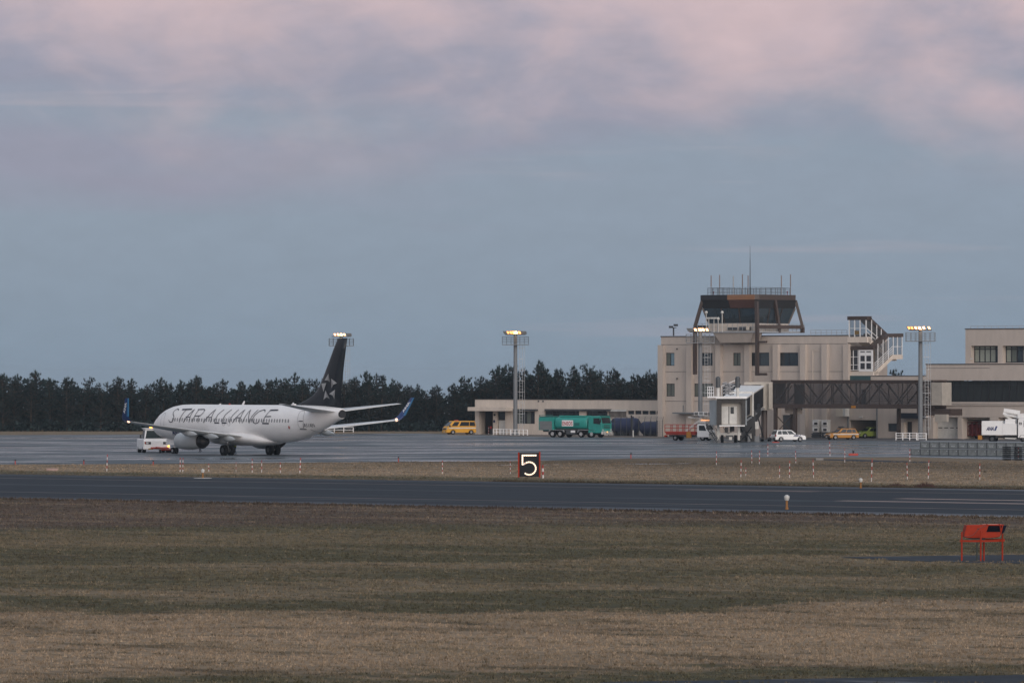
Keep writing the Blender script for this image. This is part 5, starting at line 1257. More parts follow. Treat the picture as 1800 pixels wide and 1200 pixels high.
def estate(name, label, px, py, hd, paint, L=4.45, W=1.69, H=1.5, group=None, lower=None, stripe=None, bar=False, logo=False, s_h=1.0):
    loc, rz = place(px, py, hd); t = thing(name, label, 'car', loc, rz, group)
    h = L / 2; wx = (-h + .82, h - .85); zb = .92 * H / 1.5; r = .31
    top = [(h, .42), (h - .03, .66), (h - .25, .80), (h - 1.15, .93), (h - 1.25, zb), (-h + .1, zb), (-h, .7), (-h, .35)]
    m = MB(); m.prism(top + arch_line(-h, h, .24, wx, r + .07)[0:], -W / 2, W / 2); body = m.build('body', paint, t, bevel=.05)
    cabin(t, zb - .02, H, (-h + .12, h - 1.2), (-h + .42, h - 2.0), W / 2 - .07, W / 2 - .22, paint, ((.06, .27), (.30, .58), (.61, .90)))
    for x in wx:
        for s in (-1, 1): wheel(t, x, s * (W / 2 - .11), r, .2, .62, dirn=s)
    m = MB(); m.box(h - .06, h + .07, -W / 2 + .02, W / 2 - .02, .25, .5); m.build('front_bumper', lower or paint, t, bevel=.03)
    m = MB(); m.box(-h - .07, -h + .06, -W / 2 + .02, W / 2 - .02, .25, .52); m.build('rear_bumper', lower or paint, t, bevel=.03)
    for s in (-1, 1):
        m = MB(); m.box(h - .17, h + .01, s * (W / 2 - .4), s * (W / 2 - .02), .60, .74); m.build('headlight', HEADL, t)
        m = MB(); m.box(-h - .012, -h + .12, s * (W / 2 - .16), s * (W / 2 + .008), .68, .92); m.build('tail_light', TAILL, t)
        m = MB(); m.box(h - 1.5, h - 1.36, s * (W / 2), s * (W / 2 + .16), .92, 1.04); m.build('wing_mirror', BLKP if lower else paint, t)
    m = MB(); m.box(h + .001, h + .02, -.4, .4, .56, .68); m.build('grille', BLKP, t)
    for z, x in ((.38, h + .072), (.42, -h - .085)): m = MB(); m.box(x, x + .012, -.2, .2, z - .07, z + .07); m.build('number_plate', OFFWH, t)
    if lower:
        m = MB()
        for s in (-1, 1): m.box(wx[0] + r + .1, wx[1] - r - .1, s * (W / 2 - .02), s * (W / 2 + .012), .24, .34)
        m.build('sill', lower, t) if False else None
    if stripe:
        for s in (-1, 1): m = MB(); m.box(-h + .05, h - .5, s * (W / 2 + .002), s * (W / 2 + .012), .66, .80); m.build('stripe', stripe, t)
    if bar:
        m = MB()
        for x in (-.9, .35): m.bar((x, -.6, H + .06), (x, .6, H + .06), .05)
        m.box(-.2, .15, -.55, .55, H + .08, H + .2); m.build('roof_bar', BLKP, t); m = MB()
        for s in (-.5, 0, .5): m.box(-.15, .15, s - .12, s + .12, H + .201, H + .30)
        m.build('roof_lamps', DGREY, t)
    return t
estate('estate_car', 'white estate car with dark blue lettering parked beside the corridor legs', 1385, 776, 24, WHITE, lower=DGREY, group=None)
car = bpy.data.objects['estate_car']
vs, fs, w = text_geo('ANA', .34, .3, .02); m = MB(); m.add([(.35 + x, -.845 - .02, .66 + y) for x, y in vs], fs); m.build('logo', NAVI, car)
m = MB(); m.add([(.40 + w, -.865, .66), (.52 + w, -.865, .66), (.68 + w, -.865, .9), (.56 + w, -.865, .9)], [(0, 1, 2, 3)]); m.build('logo_flash', BLUE, car)
estate('patrol_car', 'orange-yellow estate patrol car with white stripe and roof bar outside the garage', 1479, 772.6, 207, ORY, L=4.5, stripe=OFFWH, lower=BLKP, bar=True)
estate('hatchback', 'yellow-green small car half inside the open garage', 1526, 769.7, 212, LIME, L=3.9, H=1.48, W=1.66)

# yellow airport van
loc, rz = place(807.5, 763.4, 203); t = thing('van', 'yellow van with white stripe and red roof beacon beside the low building', 'van', loc, rz)
h, W, H = 2.35, 1.7, 1.98; wx = (-1.55, 1.35)
m = MB(); m.prism([(h, .45), (h - .02, .95), (h - .22, 1.15), (h - .3, 1.2), (-h + .02, 1.2), (-h, .4)] + arch_line(-h, h, .26, wx, .40), -W / 2, W / 2); m.build('body', YEL, t, bevel=.05)
c = cabin(t, 1.18, H, (-h + .02, h - .25), (-h + .15, h - 1.05), W / 2 - .02, W / 2 - .14, YEL, ((.03, .24), (.26, .61), (.68, .90)))
for x in wx:
    for s in (-1, 1): wheel(t, x, s * (W / 2 - .12), .33, .21, .58, dirn=s)
m = MB(); m.box(h - .05, h + .08, -W / 2 + .02, W / 2 - .02, .26, .55); m.build('front_bumper', YEL, t, bevel=.03)
m = MB(); m.box(h - .01, h + .02, -.55, .55, .72, .92); m.build('grille', BLKP, t)
for s in (-1, 1):
    m = MB(); m.box(h - .2, h + .01, s * (W / 2 - .36), s * (W / 2 - .01), .74, .95); m.build('headlight', HEADL, t)
    m = MB(); m.box(-h + .02, h - .3, s * (W / 2 + .003), s * (W / 2 + .012), .86, 1.02); m.build('stripe', OFFWH, t)
    m = MB(); m.box(h - .55, h - .35, s * W / 2, s * (W / 2 + .2), 1.15, 1.4); m.build('wing_mirror', BLKP, t)
m = MB(); m.box(.35, .65, -.5, .5, H + .0, H + .14); m.build('beacon_bar', mat('red_beacon_plastic', (.45, .05, .03), .3), t, bevel=.03)
m = MB(); m.box(h + .081, h + .09, -.2, .2, .36, .48); m.build('number_plate', OFFWH, t)

# teal fuel truck: four axles, tank, rear cabinet, cab
loc, rz = place(1012, 768.6, -36); t = thing('fuel_truck', 'teal four-axle aircraft fuel truck with red and white lettering', 'truck', loc, rz)
L = 11.0; h = L / 2; W = 2.5
DTEAL = mat('dark_teal_paint', (.012, .13, .115), .45, var=.12)
m = MB(); m.box(-h + .2, h - .3, -.45, .45, .75, 1.0); m.box(-h + .1, h - .4, -1.0, 1.0, 1.0, 1.1); m.build('chassis', DGREY, t)
m = MB(); m.box(-4.2, 4.2, -.72, .72, .35, .98); m.build('underframe', BLKP, t)
m = MB(); rings = []
for x, k in ((-2.9, .82), (-2.75, .95), (-2.5, 1), (2.35, 1), (2.6, .95), (2.7, .85)):
    rings.append([(x, 1.2 * k * math.copysign(abs(math.cos(a)) ** .6, math.cos(a)), 1.98 + .86 * k * math.copysign(abs(math.sin(a)) ** .6, math.sin(a))) for a in [2 * math.pi * q / 28 for q in range(28)]])
m.loft(rings); m.build('tank', TEAL, t)
m = MB(); m.box(-2.3, 2.2, -.75, .75, 2.83, 2.95); m.box(-2.3, 2.2, -.72, -.68, 2.95, 3.05); m.box(-2.3, 2.2, .68, .72, 2.95, 3.05); m.build('tank_walkway', TEAL, t)
m = MB(); m.box(-h, -3.0, -1.22, 1.22, 1.0, 2.75); m.build('rear_cabinet', TEAL, t, bevel=.04)
m = MB(); m.box(-h + .15, -3.2, -1.232, -1.222, 1.05, 2.25)
m.build('cabinet_shutter', mat('grey_roller_shutter', (.16, .17, .17), .55, var=.2, scl=1, stretch=(1, 1, 12)), t)
m = MB(); m.box(-h, -3.05, -1.1, 1.1, 2.76, 2.95); m.bar((-h, -1.1, 3.1), (-3.2, -1.1, 3.1), .06); m.bar((-h + .1, -1.1, 2.9), (-h + .1, -1.1, 3.1), .06); m.build('cabinet_top', DTEAL, t)
m = MB(); m.prism([(3.0, 1.0), (3.0, 2.95), (3.1, 3.0), (4.9, 2.98), (5.02, 2.85), (5.28, 1.95), (5.32, 1.0), (5.3, .62), (3.0, .62)], -1.22, 1.22); cb = m.build('cab', TEAL, t, bevel=.06)
m = MB(); m.add([(5.28 + .016, -1.02, 1.98), (5.28 + .016, 1.02, 1.98), (5.06, 1.0, 2.78), (5.06, -1.0, 2.78)], [(0, 1, 2, 3)]); m.build('windscreen', CARGL, cb)
for s in (-1, 1): m = MB(); m.add([(3.9, s * 1.235, 1.95), (5.05, s * 1.235, 1.85), (4.9, s * 1.235, 2.7), (3.9, s * 1.235, 2.7)], [(0, 1, 2, 3) if s < 0 else (3, 2, 1, 0)]); m.build('side_window', CARGL, cb)
for k in range(3): m = MB(); m.box(5.31, 5.34, -.75, .75, 1.25 + k * .2, 1.33 + k * .2); m.build('grille_slot', BLKP, cb)
m = MB(); m.box(4.7, 5.12, -1.15, 1.15, 3.0, 3.08); m.build('sun_visor', DTEAL, cb)
m = MB(); m.box(5.2, 5.5, -1.22, 1.22, .45, .88); bp = m.build('front_bumper', OFFWH, t, bevel=.02)
for k in range(7): m = MB(); y = -1.05 + k * .35; m.add([(5.506, y - .12, .47), (5.506, y, .47), (5.506, y + .14, .86), (5.506, y + .02, .86)], [(0, 1, 2, 3)]); m.build('hazard_stripe', BLKP, bp)
m = MB(); m.sphere((5.52, -.2, .78), .09, 8, 5); m.build('fog_lamp', glow_mat('lit_lamp_orange', (1, .5, .12), 1.5), t)
for s in (-1, 1):
    m = MB(); m.box(5.3, 5.36, s * .8, s * 1.12, .98, 1.16); m.build('headlight', HEADL, t)
    m = MB(); m.bar((4.95, s * 1.2, 2.75), (5.35, s * 1.5, 2.65), .05); m.box(5.25, 5.35, s * 1.42, s * 1.6, 2.1, 2.6); m.build('wing_mirror', BLKP, t)
for x in (-3.15, -1.85, 1.75, 3.55):
    for s in (-1, 1): wheel(t, x, s * 1.05, .48, .32, .55, mat('pale_truck_rim', (.45, .44, .44), .5) if s < 2 else RIM, dirn=s)
for s in (-1, 1):
    for a, b in ((-3.75, -1.25), (1.2, 4.1)): m = MB(); m.prism([(a - .1, .75), (a + .1, 1.06), (b - .1, 1.06), (b + .1, .75), (b, .75), (b - .16, 1.0), (a + .16, 1.0), (a, .75)], s * .95, s * 1.22); m.build('mudguard', GALV, t)
m = MB(); m.box(-.9, .7, -1.05, -.6, .45, .98); m.build('side_tank', DGREY, t); m = MB(); m.box(-.1, .65, -1.08, -1.052, .68, .98); m.build('white_plate', WHITE, t)
m = MB(); m.box(-1.5, .42, -1.235, -1.215, 1.55, 2.4); pl = m.build('name_board', WHITE, t)
vs, fs, w = text_geo('ENEOS', .72, 0, .02, 1.1); k = 1.72 / w; m = MB(); m.add([(-1.4 + x * k, -1.245, 1.70 + y) for x, y in vs], fs); m.build('lettering', SIGNR, pl, label='red letters ENEOS on a white board')
m = MB(); m.box(.6, 1.5, -1.232, -1.21, 1.65, 2.05); m.build('dark_badge', DTEAL, t)

# lift truck with red cage behind the boarding bridge
loc, rz = place(1217, 774.2, -30); t = thing('lift_truck', 'white-cabbed truck with a red railed platform under the boarding bridge', 'truck', loc, rz)
m = MB(); m.box(-3.3, 2.9, -.4, .4, .5, .75); m.build('chassis', DGREY, t)
m = MB(); m.prism([(1.2, .55), (1.2, 2.1), (1.35, 2.2), (2.35, 2.18), (2.75, 1.4), (2.95, 1.15), (2.98, .45), (1.2, .45)], -.95, .95); cb = m.build('cab', WHITE, t, bevel=.06)
m = MB(); m.add([(2.75 + .015, -.82, 1.42), (2.75 + .015, .82, 1.42), (2.41, .78, 2.08), (2.41, -.78, 2.08)], [(0, 1, 2, 3)]); m.build('windscreen', CARGL, cb)
for s in (-1, 1): m = MB(); m.add([(1.5, s * .965, 1.35), (2.6, s * .965, 1.3), (2.3, s * .965, 2.0), (1.5, s * .965, 2.0)], [(0, 1, 2, 3) if s < 0 else (3, 2, 1, 0)]); m.build('side_window', CARGL, cb)
for k in range(2): m = MB(); m.box(2.97, 2.995, -.6, .6, .75 + k * .2, .86 + k * .2); m.build('grille_slot', BLKP, cb)
for s in (-1, 1): m = MB(); m.box(2.97, 3.0, s * .62, s * .9, .72, .95); m.build('headlight', HEADL, t)
m = MB(); m.box(2.9, 3.08, -.95, .95, .3, .58); m.build('front_bumper', OFFWH, t)
for x in (-2.1, 2.0):
    for s in (-1, 1): wheel(t, x, s * .78, .37, .25, .5, dirn=s)
m = MB(); m.box(-3.6, .95, -1.05, 1.05, 1.0, 1.2); m.box(-3.5, .9, -.9, .9, .78, .99); m.build('platform', REDP, t)
m = MB()
for s in (-1, 1):
    for z in (1.65, 2.1): m.bar((-3.58, s * 1.02, z), (.9, s * 1.02, z), .07)
    for k in range(6): x = -3.58 + k * .896; m.bar((x, s * 1.02, 1.2), (x, s * 1.02, 2.13), .07)
for z in (1.65, 2.1): m.bar((-3.58, -1.02, z), (-3.58, 1.02, z), .07); m.bar((.9, -1.02, z), (.9, 1.02, z), .07)
m.build('cage', REDP, t)
m = MB(); m.box(-.3, .35, -1.12, -.8, .35, 1.15); m.build('yellow_step', ORY, t)
m = MB(); m.box(-3.68, -3.4, -1.0, -.6, .45, .7); m.build('tail_lamp_cluster', ORED, t)
m = MB(); m.bar((-.9, 0, 1.2), (1.4, 0, 2.9), .25); m.bar((1.4, 0, 2.9), (-.6, 0, 3.1), .2); m.box(1.0, 2.3, -.5, .5, 2.35, 2.6); m.box(.2, 2.0, -.6, .6, 3.3, 3.35); m.build('boom', OFFWH, t)
m = MB()
for s in (-.6, .6):
    for z in (3.35, 3.8): m.bar((.6, s, z), (2.0, s, z), .05)
    for x in (.6, 1.3, 2.0): m.bar((x, s, 3.3), (x, s, 3.82), .05)
m.build('basket_rail', WHITE, t)
m = MB(); m.box(1.5, 2.35, -.45, .45, 2.62, 2.78); m.build('light_bar', glow_mat('lit_orange_bar', (1, .45, .2), .9), t)

# white catering/boom truck at the right edge
loc, rz = place(1768, 777.5, -14); t = thing('boom_truck', 'white box truck with folded boom and blue lettering at the right edge', 'truck', loc, rz)
m = MB(); m.box(-2.9, 4.6, -.45, .45, .55, .85); m.build('chassis', BLKP, t)
m = MB(); m.box(-2.95, -.25, -1.15, 1.15, .95, 2.75); m.build('body_box', WHITE, t, bevel=.03)
m = MB(); m.box(-.245, 1.55, -1.15, 1.15, .95, 2.42); m.build('body_box', WHITE, t, bevel=.03)
vs, fs, w = text_geo('ANA', .66, .3, .03); k = .98 / w; m = MB(); m.add([(-2.35 + x * k, -1.165, 1.55 + y) for x, y in vs], fs); m.build('lettering', NAVI, t, label='dark blue letters ANA')
m = MB(); m.add([(-1.33, -1.165, 1.52), (-1.10, -1.165, 1.52), (-.88, -1.165, 2.1), (-1.11, -1.165, 2.1)], [(0, 1, 2, 3)]); m.build('lettering_flash', BLUE, t)
m = MB(); m.box(.05, 1.35, -.95, .5, 2.42, 3.0); m.build('turret', WHITE, t, bevel=.04)
m = MB(); m.bar((1.9, -.5, 3.85), (-.15, -.5, 4.15), .4, .45); m.bar((1.9, -.5, 3.2), (-.25, -.5, 3.75), .32, .3); m.build('boom', WHITE, t)
m = MB(); m.bar((1.0, -.5, 2.8), (-.1, -.5, 3.6), .3); m.bar((2.1, -.8, 3.55), (.4, -.8, 3.75), .12); m.build('boom_link', OFFWH, t)
m = MB(); m.prism([(1.75, .6), (1.75, 3.0), (2.0, 3.1), (3.4, 3.05), (3.7, 2.1), (3.85, 1.2), (3.85, .6)], -1.15, 1.15); cb = m.build('cab', WHITE, t, bevel=.05)
m = MB(); m.add([(2.5, -1.165, 2.0), (3.6, -1.165, 1.9), (3.35, -1.165, 2.8), (2.5, -1.165, 2.8)], [(0, 1, 2, 3)]); m.build('side_window', CARGL, cb)
vs, fs, w = text_geo('12', .4, 0, .03); m = MB(); m.add([(1.9 + x, -1.165, 2.3 + y) for x, y in vs], fs); m.build('number', BLKP, cb)
m = MB(); m.box(1.7, 2.9, -1.12, -1.0, 3.12, 3.65); m.bar((1.7, -1.1, 3.7), (3.0, -1.1, 3.7), .06); m.build('basket', WHITE, t)
for x in (-1.6, 2.5):
    for s in (-1, 1): wheel(t, x, s * .95, .45, .3, .5, DGREY, dirn=s)
    m = MB(); m.prism([(x - .62, .5), (x - .45, .94), (x + .45, .94), (x + .62, .5), (x + .55, .5), (x + .4, .9), (x - .4, .9), (x - .55, .5)], -1.16, -.9); m.build('mudguard', BLKP, t)
m = MB(); m.bar((.05, -1.0, .55), (1.35, -1.0, .5), .14); m.box(1.4, 1.52, -1.05, -.9, .45, .6); m.build('outrigger', OFFWH, t)
m = MB(); m.box(-.2, 1.6, -.8, .8, .5, .93); m.build('underframe', BLKP, t)
m = MB(); m.box(-3.5, -2.97, -.8, .8, .35, .9); m.build('rear_step', ORY, t, bevel=.05)

# white pushback tug with its tow bar
tx, ty = ap(270, 628.5); t = thing('pushback_tug', 'white pushback tug with amber beacon at the nose of the aircraft', 'tug', (tx, ty, .02), R(-77))
m = MB(); m.prism([(2.3, .35), (2.32, 1.35), (2.2, 1.5), (-2.3, 1.5), (-2.4, .35)], -1.5, 1.5); m.build('body', WHITE, t, bevel=.1)
c = cabin(t, 1.49, 2.62, (.3, 2.15), (.45, 1.85), 1.4, 1.22, WHITE, ((.1, .45), (.52, .9)), glassm=TUGG if False else mat('tug_glass', (.012, .022, .024), .4, spec=.15))
m = MB(); m.box(.3, 2.05, -1.38, 1.38, 2.6, 2.7); m.build('cab_roof', WHITE, t, bevel=.03)
m = MB(); m.box(1.5, 1.9, -.6, -.2, 1.7, 2.25); m.build('seat_headrest', OFFWH, t)
for s in (-1, 1):
    m = MB(); m.box(2.3, 2.335, s * .68, s * 1.3, .93, 1.2); m.build('light_surround', BLKP, t)
    m = MB(); m.box(2.336, 2.35, s * .95, s * 1.2, .98, 1.15); m.build('headlight', HEADL, t)
    m = MB(); m.box(2.32, 2.35, s * 1.26, s * 1.38, .98, 1.22); m.build('indicator', ORED, t)
    for x in (-1.5, 1.5): wheel(t, x, s * 1.32, .45, .34, .5, dirn=s)
m = MB(); m.bar((2.2, -1.5, 2.0), (2.25, -1.75, 2.0), .05); m.box(2.15, 2.25, -1.9, -1.72, 1.6, 2.0); m.build('wing_mirror', BLKP, t)
m = MB(); m.sphere((1.6, -.55, 2.9), .2, 10, 6, 1.1); m.build('beacon', AMBER, t)
m = MB(); m.box(1.7, 2.1, -.1, .35, 2.72, 2.78); m.build('roof_lamp', WARM2, t)
m = MB(); m.box(2.3, 2.45, -.7, 1.3, .45, .62); m.build('red_bumper', REDP, t)
m = MB(); m.box(2.33, 2.345, -.95, -.45, .35, .5); m.build('rust_patch', mat('rusty_yellow', (.35, .22, .08), .8, var=.3, scl=5), t)
m = MB(); m.sphere((2.36, 1.28, .72), .1, 8, 5); m.build('side_indicator', AMBER, t)
nx, ny = GX - 15.6 * math.sin(AA), GY + 15.6 * math.cos(AA)
bx, by = tx + 2.4 * math.cos(R(-77)), ty + 2.4 * math.sin(R(-77))
L = math.hypot(nx - bx, ny - by); tb = thing('tow_bar', 'red tow bar coupling the tug to the nose wheel', 'tow bar', (bx, by, .02), math.atan2(ny - by, nx - bx))
m = MB(); m.cyl((.15, 0, .55), (L - .5, 0, .38), .09, .09, 8); m.build('bar', REDP, tb)
m = MB(); m.bar((L * .45, -.5, .35), (L * .45, .5, .35), .12); m.box(L - .55, L - .3, -.3, .3, .28, .48); m.box(0.02, .3, -.2, .2, .45, .65); m.build('coupling', ORED, tb)
for s in (-1, 1): m = MB(); m.cyl((L * .45, s * .5, .2), (L * .45, s * .62, .2), .2, .2, 12); m.build('wheel', RUBBER, tb)
# ================= small things =================
# ---- distance board with the numeral 5 ----
x, y = ap(930.2, 465); s5 = thing('distance_sign', 'black distance board with a numeral 5 in lit bulbs between red side panels', 'sign', (x, y, 0))
px_m = 465 / FPX
m = MB(); m.box(-.80, .80, -.02, .25, .12, 2.08); m.build('board', mat('sign_black', (.010, .011, .014), .6, spec=.2), s5)
for s in (-1, 1):
    m = MB(); m.box(s * .80, s * .92, -.12, .5, .06, 2.10 + (.06 if s > 0 else 0)); m.build('side_panel', ORED, s5)
    m = MB(); m.box(s * .86 - .05, s * .86 + .05, .0, .1, -.05, .06); m.build('foot', DGREY, s5)
def five():
    pts = []
    for i in range(7): pts.append((.52 - i * .178, 1.86))                 # top bar, right to left
    for i in range(1, 5): pts.append((-.55, 1.86 - i * .185))
    cx, cz, r = -.0, .80, .53
    a0 = R(133)
    for i in range(1, 17):
        a = a0 - i * R(260) / 16.0 ; pts.append((cx + r * 1.02 * math.cos(a), cz + r * .97 * math.sin(a)))
    return pts
P5 = five(); m = MB(); st = .085
path = [(.58, 1.86), (-.55, 1.86), (-.55, 1.12)] 
def ribbon_flat(m, pts, w, y):
    for (a, b) in zip(pts, pts[1:]):
        d = Vector((b[0] - a[0], 0, b[1] - a[1])); 
        if d.length < 1e-5: continue
        d.normalize(); n = Vector((-d.z, 0, d.x)) * (w / 2); e = d * (w / 2 * .6)
        A, Bv = Vector((a[0], y, a[1])) - e, Vector((b[0], y, b[1])) + e
        m.hexa([A - n, A + n, A + n + Vector((0, .03, 0)), A - n + Vector((0, .03, 0)), Bv - n, Bv + n, Bv + n + Vector((0, .03, 0)), Bv - n + Vector((0, .03, 0))])
arc = [(.0 + .54 * math.cos(R(a)), .80 + .515 * math.sin(R(a))) for a in range(133, -134, -10)]
ribbon_flat(m, [(.57, 1.86), (-.55, 1.86)], .14, -.052); ribbon_flat(m, [(-.551, 1.86), (-.551, 1.13), (-.47, 1.13)], .14, -.056); ribbon_flat(m, [(-.5, 1.13)] + arc[1:], .14, -.060)
num = m.build('numeral', glow_mat('back_lit_numeral', (.62, .50, .44), .45), s5)
bulb = MB(); bulb.sphere((0, 0, 0), .052, 8, 6); first = None
for i, (bx, bz) in enumerate([(.50 - k * .175, 1.86) for k in range(7)] + [(-.55, 1.86 - .18 * k) for k in range(1, 5)] + [(.54 * math.cos(R(a)), .80 + .515 * math.sin(R(a))) for a in range(112, -134, -17)]):
    if first is None: o = first = bulb.build('bulb', LAMPW, num)
    else: o = first.copy(); COL.objects.link(o); o.parent = num
    o.location = (bx, -.09, bz)

# ---- red and white striped snow poles ----
SWH = mat('pole_white', (.60, .57, .56), .6); SRD = mat('pole_red', (.30, .035, .03), .6)
ORD = ['first', 'second', 'third', 'fourth', 'fifth', 'sixth', 'seventh', 'eighth', 'ninth', 'tenth', 'eleventh', 'twelfth', 'thirteenth', 'fourteenth', 'fifteenth', 'sixteenth', 'seventeenth', 'eighteenth', 'nineteenth', 'twentieth']
def pole(px, y0, y1, r, label, lean=0.0):
    x, y = gp(px, y1); h = (y1 - y0) * y / FPX; n = 6 if h > 1.1 else 4; m = MB()
    for k in range(n): m.slot(k % 2).cyl((0, 0, h * (n - k - 1) / n), (0, 0, h * (n - k) / n), r * 1.05, r * 1.05, 8, k == 0)
    o = m.build('snow_pole', [SRD, SWH], loc=(x, y, 0)); o.rotation_euler = (0, R(lean), 0)
    o['label'] = label; o['category'] = 'marker pole'; o['group'] = 'red and white snow poles in the grass strip'
left = [(187.7, 798, 828, .035, 2), (316.7, 804, 829, .035, 0), (321.3, 804, 829, .032, 1), (367, 814, 828, .028, 0), (415, 811, 829, .015, 0), (443.3, 805.7, 830, .035, 0), (460, 808, 830, .03, 0), (492.7, 811.7, 830.7, .03, 0), (527, 804, 831, .045, 3), (777.7, 809, 832.7, .03, 0), (897, 810, 832.7, .022, 0)]
lab_l = ['red and white pole left of the tug, well apart from the other poles', 'left one of the close pair of striped poles below the engine', 'right one of the close pair of striped poles below the engine', 'short pinkish striped pole right of the close pair, beside the white runway lamp', 'very thin pale pole below the main wheels of the aircraft', 'striped pole just right of the very thin one, below the wing root', 'slimmer striped pole between the wing root and the right main wheels', 'short striped pole below the right main wheels', 'thick leaning striped pole below the fin of the aircraft', 'lone striped pole midway between the aircraft and the lit number board', 'thin faint pole just left of the lit number board']
for q, lb in zip(left, lab_l): pole(*q[:4], lb, q[4])
pole(954.7, 817, 840, .075, 'thick red and white pole right beside the lit number board', -2)
right = [(1259.3, 792.7, 816.7, .03), (1302.3, 808, 838, .03), (1311, 821, 836, .025), (1321.7, 791, 814, .03), (1334.7, 791.7, 815, .03), (1349.7, 780, 802, .035), (1370.3, 818, 839, .025), (1387.7, 809, 839, .03), (1399, 791.7, 814, .03), (1430, 806.7, 840, .03),
         (1459, 776, 801.7, .035), (1485, 788, 812, .03), (1531.7, 806, 846, .032), (1599.3, 789, 811.7, .035), (1595, 812.7, 841.7, .028), (1631.7, 807.7, 840.7, .03), (1722.3, 814, 843, .03), (1790, 785, 807, .04)]
for i, q in enumerate(right):
    pole(*q, 'striped snow pole, %s from the left among those right of the number board' % ORD[i], random.choice((-1.5, 0, 0, 1, 2)))
# ---- short red edge markers ----
for i, (px, y0, y1, lb) in enumerate(((26.7, 807.7, 816, 'at the far left end of the apron edge'), (147.3, 808, 816.2, 'on the apron edge left of the tug'), (269.3, 809, 817.5, 'on the apron edge below the tug'), (700.3, 802.7, 812.6, 'on the apron edge below the right winglet'), (1109, 796, 806.3, 'on the apron edge right of the number board'))):
    x, y = gp(px, y1); h = (y1 - y0) * y / FPX; t = thing('edge_marker', 'short red marker with dark lamp head ' + lb, 'marker', (x, y, 0.02), 0, 'short red lamp markers on the apron edge')
    m = MB(); m.cyl((0, 0, 0), (0, 0, h * .75), .05, .05, 8); m.build('stem', REDP, t)
    m = MB(); m.cyl((0, 0, h * .75), (0.02, 0, h), .09, .07, 10); m.build('lamp_head', BLKP, t)
# ---- elevated runway edge lamps ----
def rlamp(px, y0, y1, lb, pad=False):
    x, y = gp(px, y1); h = (y1 - y0) * y / FPX; k = h / .9
    t = thing('runway_lamp', lb, 'runway lamp', (x, y, .02 if px == 1383 else 0), 0, 'white-capped runway edge lamps')
    m = MB(); m.cyl((0, 0, 0), (0, 0, .55 * k), .075 * k, .075 * k, 10); m.cyl((0, 0, 0), (0, 0, .12 * k), .11 * k, .11 * k, 10); m.build('stem', mat('orange_lamp_stem', (.26, .11, .02), .5), t)
    m = MB(); m.cyl((0, 0, .56 * k), (0, 0, .72 * k), .12 * k, .17 * k, 12); m.cyl((0, 0, .72 * k), (0, 0, .84 * k), .17 * k, .17 * k, 12); m.build('lamp_housing', OFFWH, t)
    m = MB(); m.sphere((0, 0, .84 * k), .13 * k, 12, 6, .6); m.build('lens', HEADL, t)
    if pad: m = MB(); m.cyl((0, -.1, .0), (0, -.1, .045), .78, .72, 18); m.build('concrete_pad', mat('painted_pad', (.45, .43, .40), .8), t)
rlamp(1383, 870, 895.5, 'nearer white-capped lamp on an orange stem, standing at the near runway line')
rlamp(1513, 840, 858, 'white-capped lamp on an orange stem at the far runway edge, right part')
rlamp(356.5, 824, 840.5, 'white-capped lamp on its pale concrete pad at the far runway edge, below the engine', True)
# ---- flat slabs and the red low obstruction light on the apron edge ----
for px, py, w, lb, mt in ((92, 827, 1.0, 'pale pink concrete slab in the grass at far left', mat('pinkish_slab', (.33, .23, .20), .8)), (1440.5, 808.5, .75, 'pale concrete slab in the grass in front of the right building', CONC)):
    x, y = gp(px, py); m = MB(); m.box(-w / 2, w / 2, -.3, .3, 0, .22); o = m.build('marker_slab', mt, loc=(x, y, 0), bevel=.02); o['label'] = lb; o['category'] = 'slab'; o['group'] = 'small concrete slabs in the grass strip'
x, y = gp(1500, 801.3); t = thing('obstruction_light', 'low wide red box with a small dark lamp on the apron edge', 'light', (x, y, .02))
m = MB(); m.box(-.5, .5, -.25, .25, .03, .26); m.build('base', REDP, t, bevel=.03); m = MB(); m.cyl((0, 0, .26), (0, 0, .38), .07, .07, 8); m.sphere((0, 0, .45), .12, 8, 6); m.build('lamp', BLKP, t)

# ---- orange approach slope lamp on its stand ----
x, y = gp(1726, 985.5); sc = y / FPX; t = thing('slope_indicator', 'orange slanted lamp housing on a four-legged orange stand in the near grass', 'approach lamp', (x, y, 0), R(6))
def lp(px, py): return ((px - 1726) * sc, (985.5 - py) * sc)
LEG = ((-.96, -.30, 1.30), (-.17, -.62, 1.36), (.17, .42, 1.15), (.93, .05, 1.30))
for lx, ly, lh in LEG: m = MB(); m.cyl((lx, ly, -.1), (lx, ly, lh), .038, .038, 10); m.build('leg', ORED, t)
m = MB(); q = [Vector((a, b, .90)) for a, b, _ in LEG]
m.bar(q[0] + Vector((-.08, 0, 0)), q[1], .05, .085); m.bar(q[1], q[3] + Vector((.08, 0, 0)), .05, .085); m.bar(q[0], q[2], .05, .07); m.bar(q[2] + Vector((0, 0, .04)), q[3] + Vector((.1, 0, .04)), .05, .07); m.bar(q[2] - Vector((0, .25, 0)), q[3] - Vector((0, .25, 0)), .04, .07); m.build('stand_frame', ORED, t)
m = MB(); m.cyl((-.24, -.1, .0), (-.24, -.1, .9), .03, .03, 8); m.build('conduit', mat('green_grey_conduit', (.035, .045, .04), .6), t)
m = MB(); m.box(-.6, .0, -.2, .15, .97, 1.03); m.box(.0, .1, -.2, .1, .93, 1.05); m.bar((.45, -.1, .93), (.42, -.1, 1.08), .02); m.build('mounting', BLKP, t)
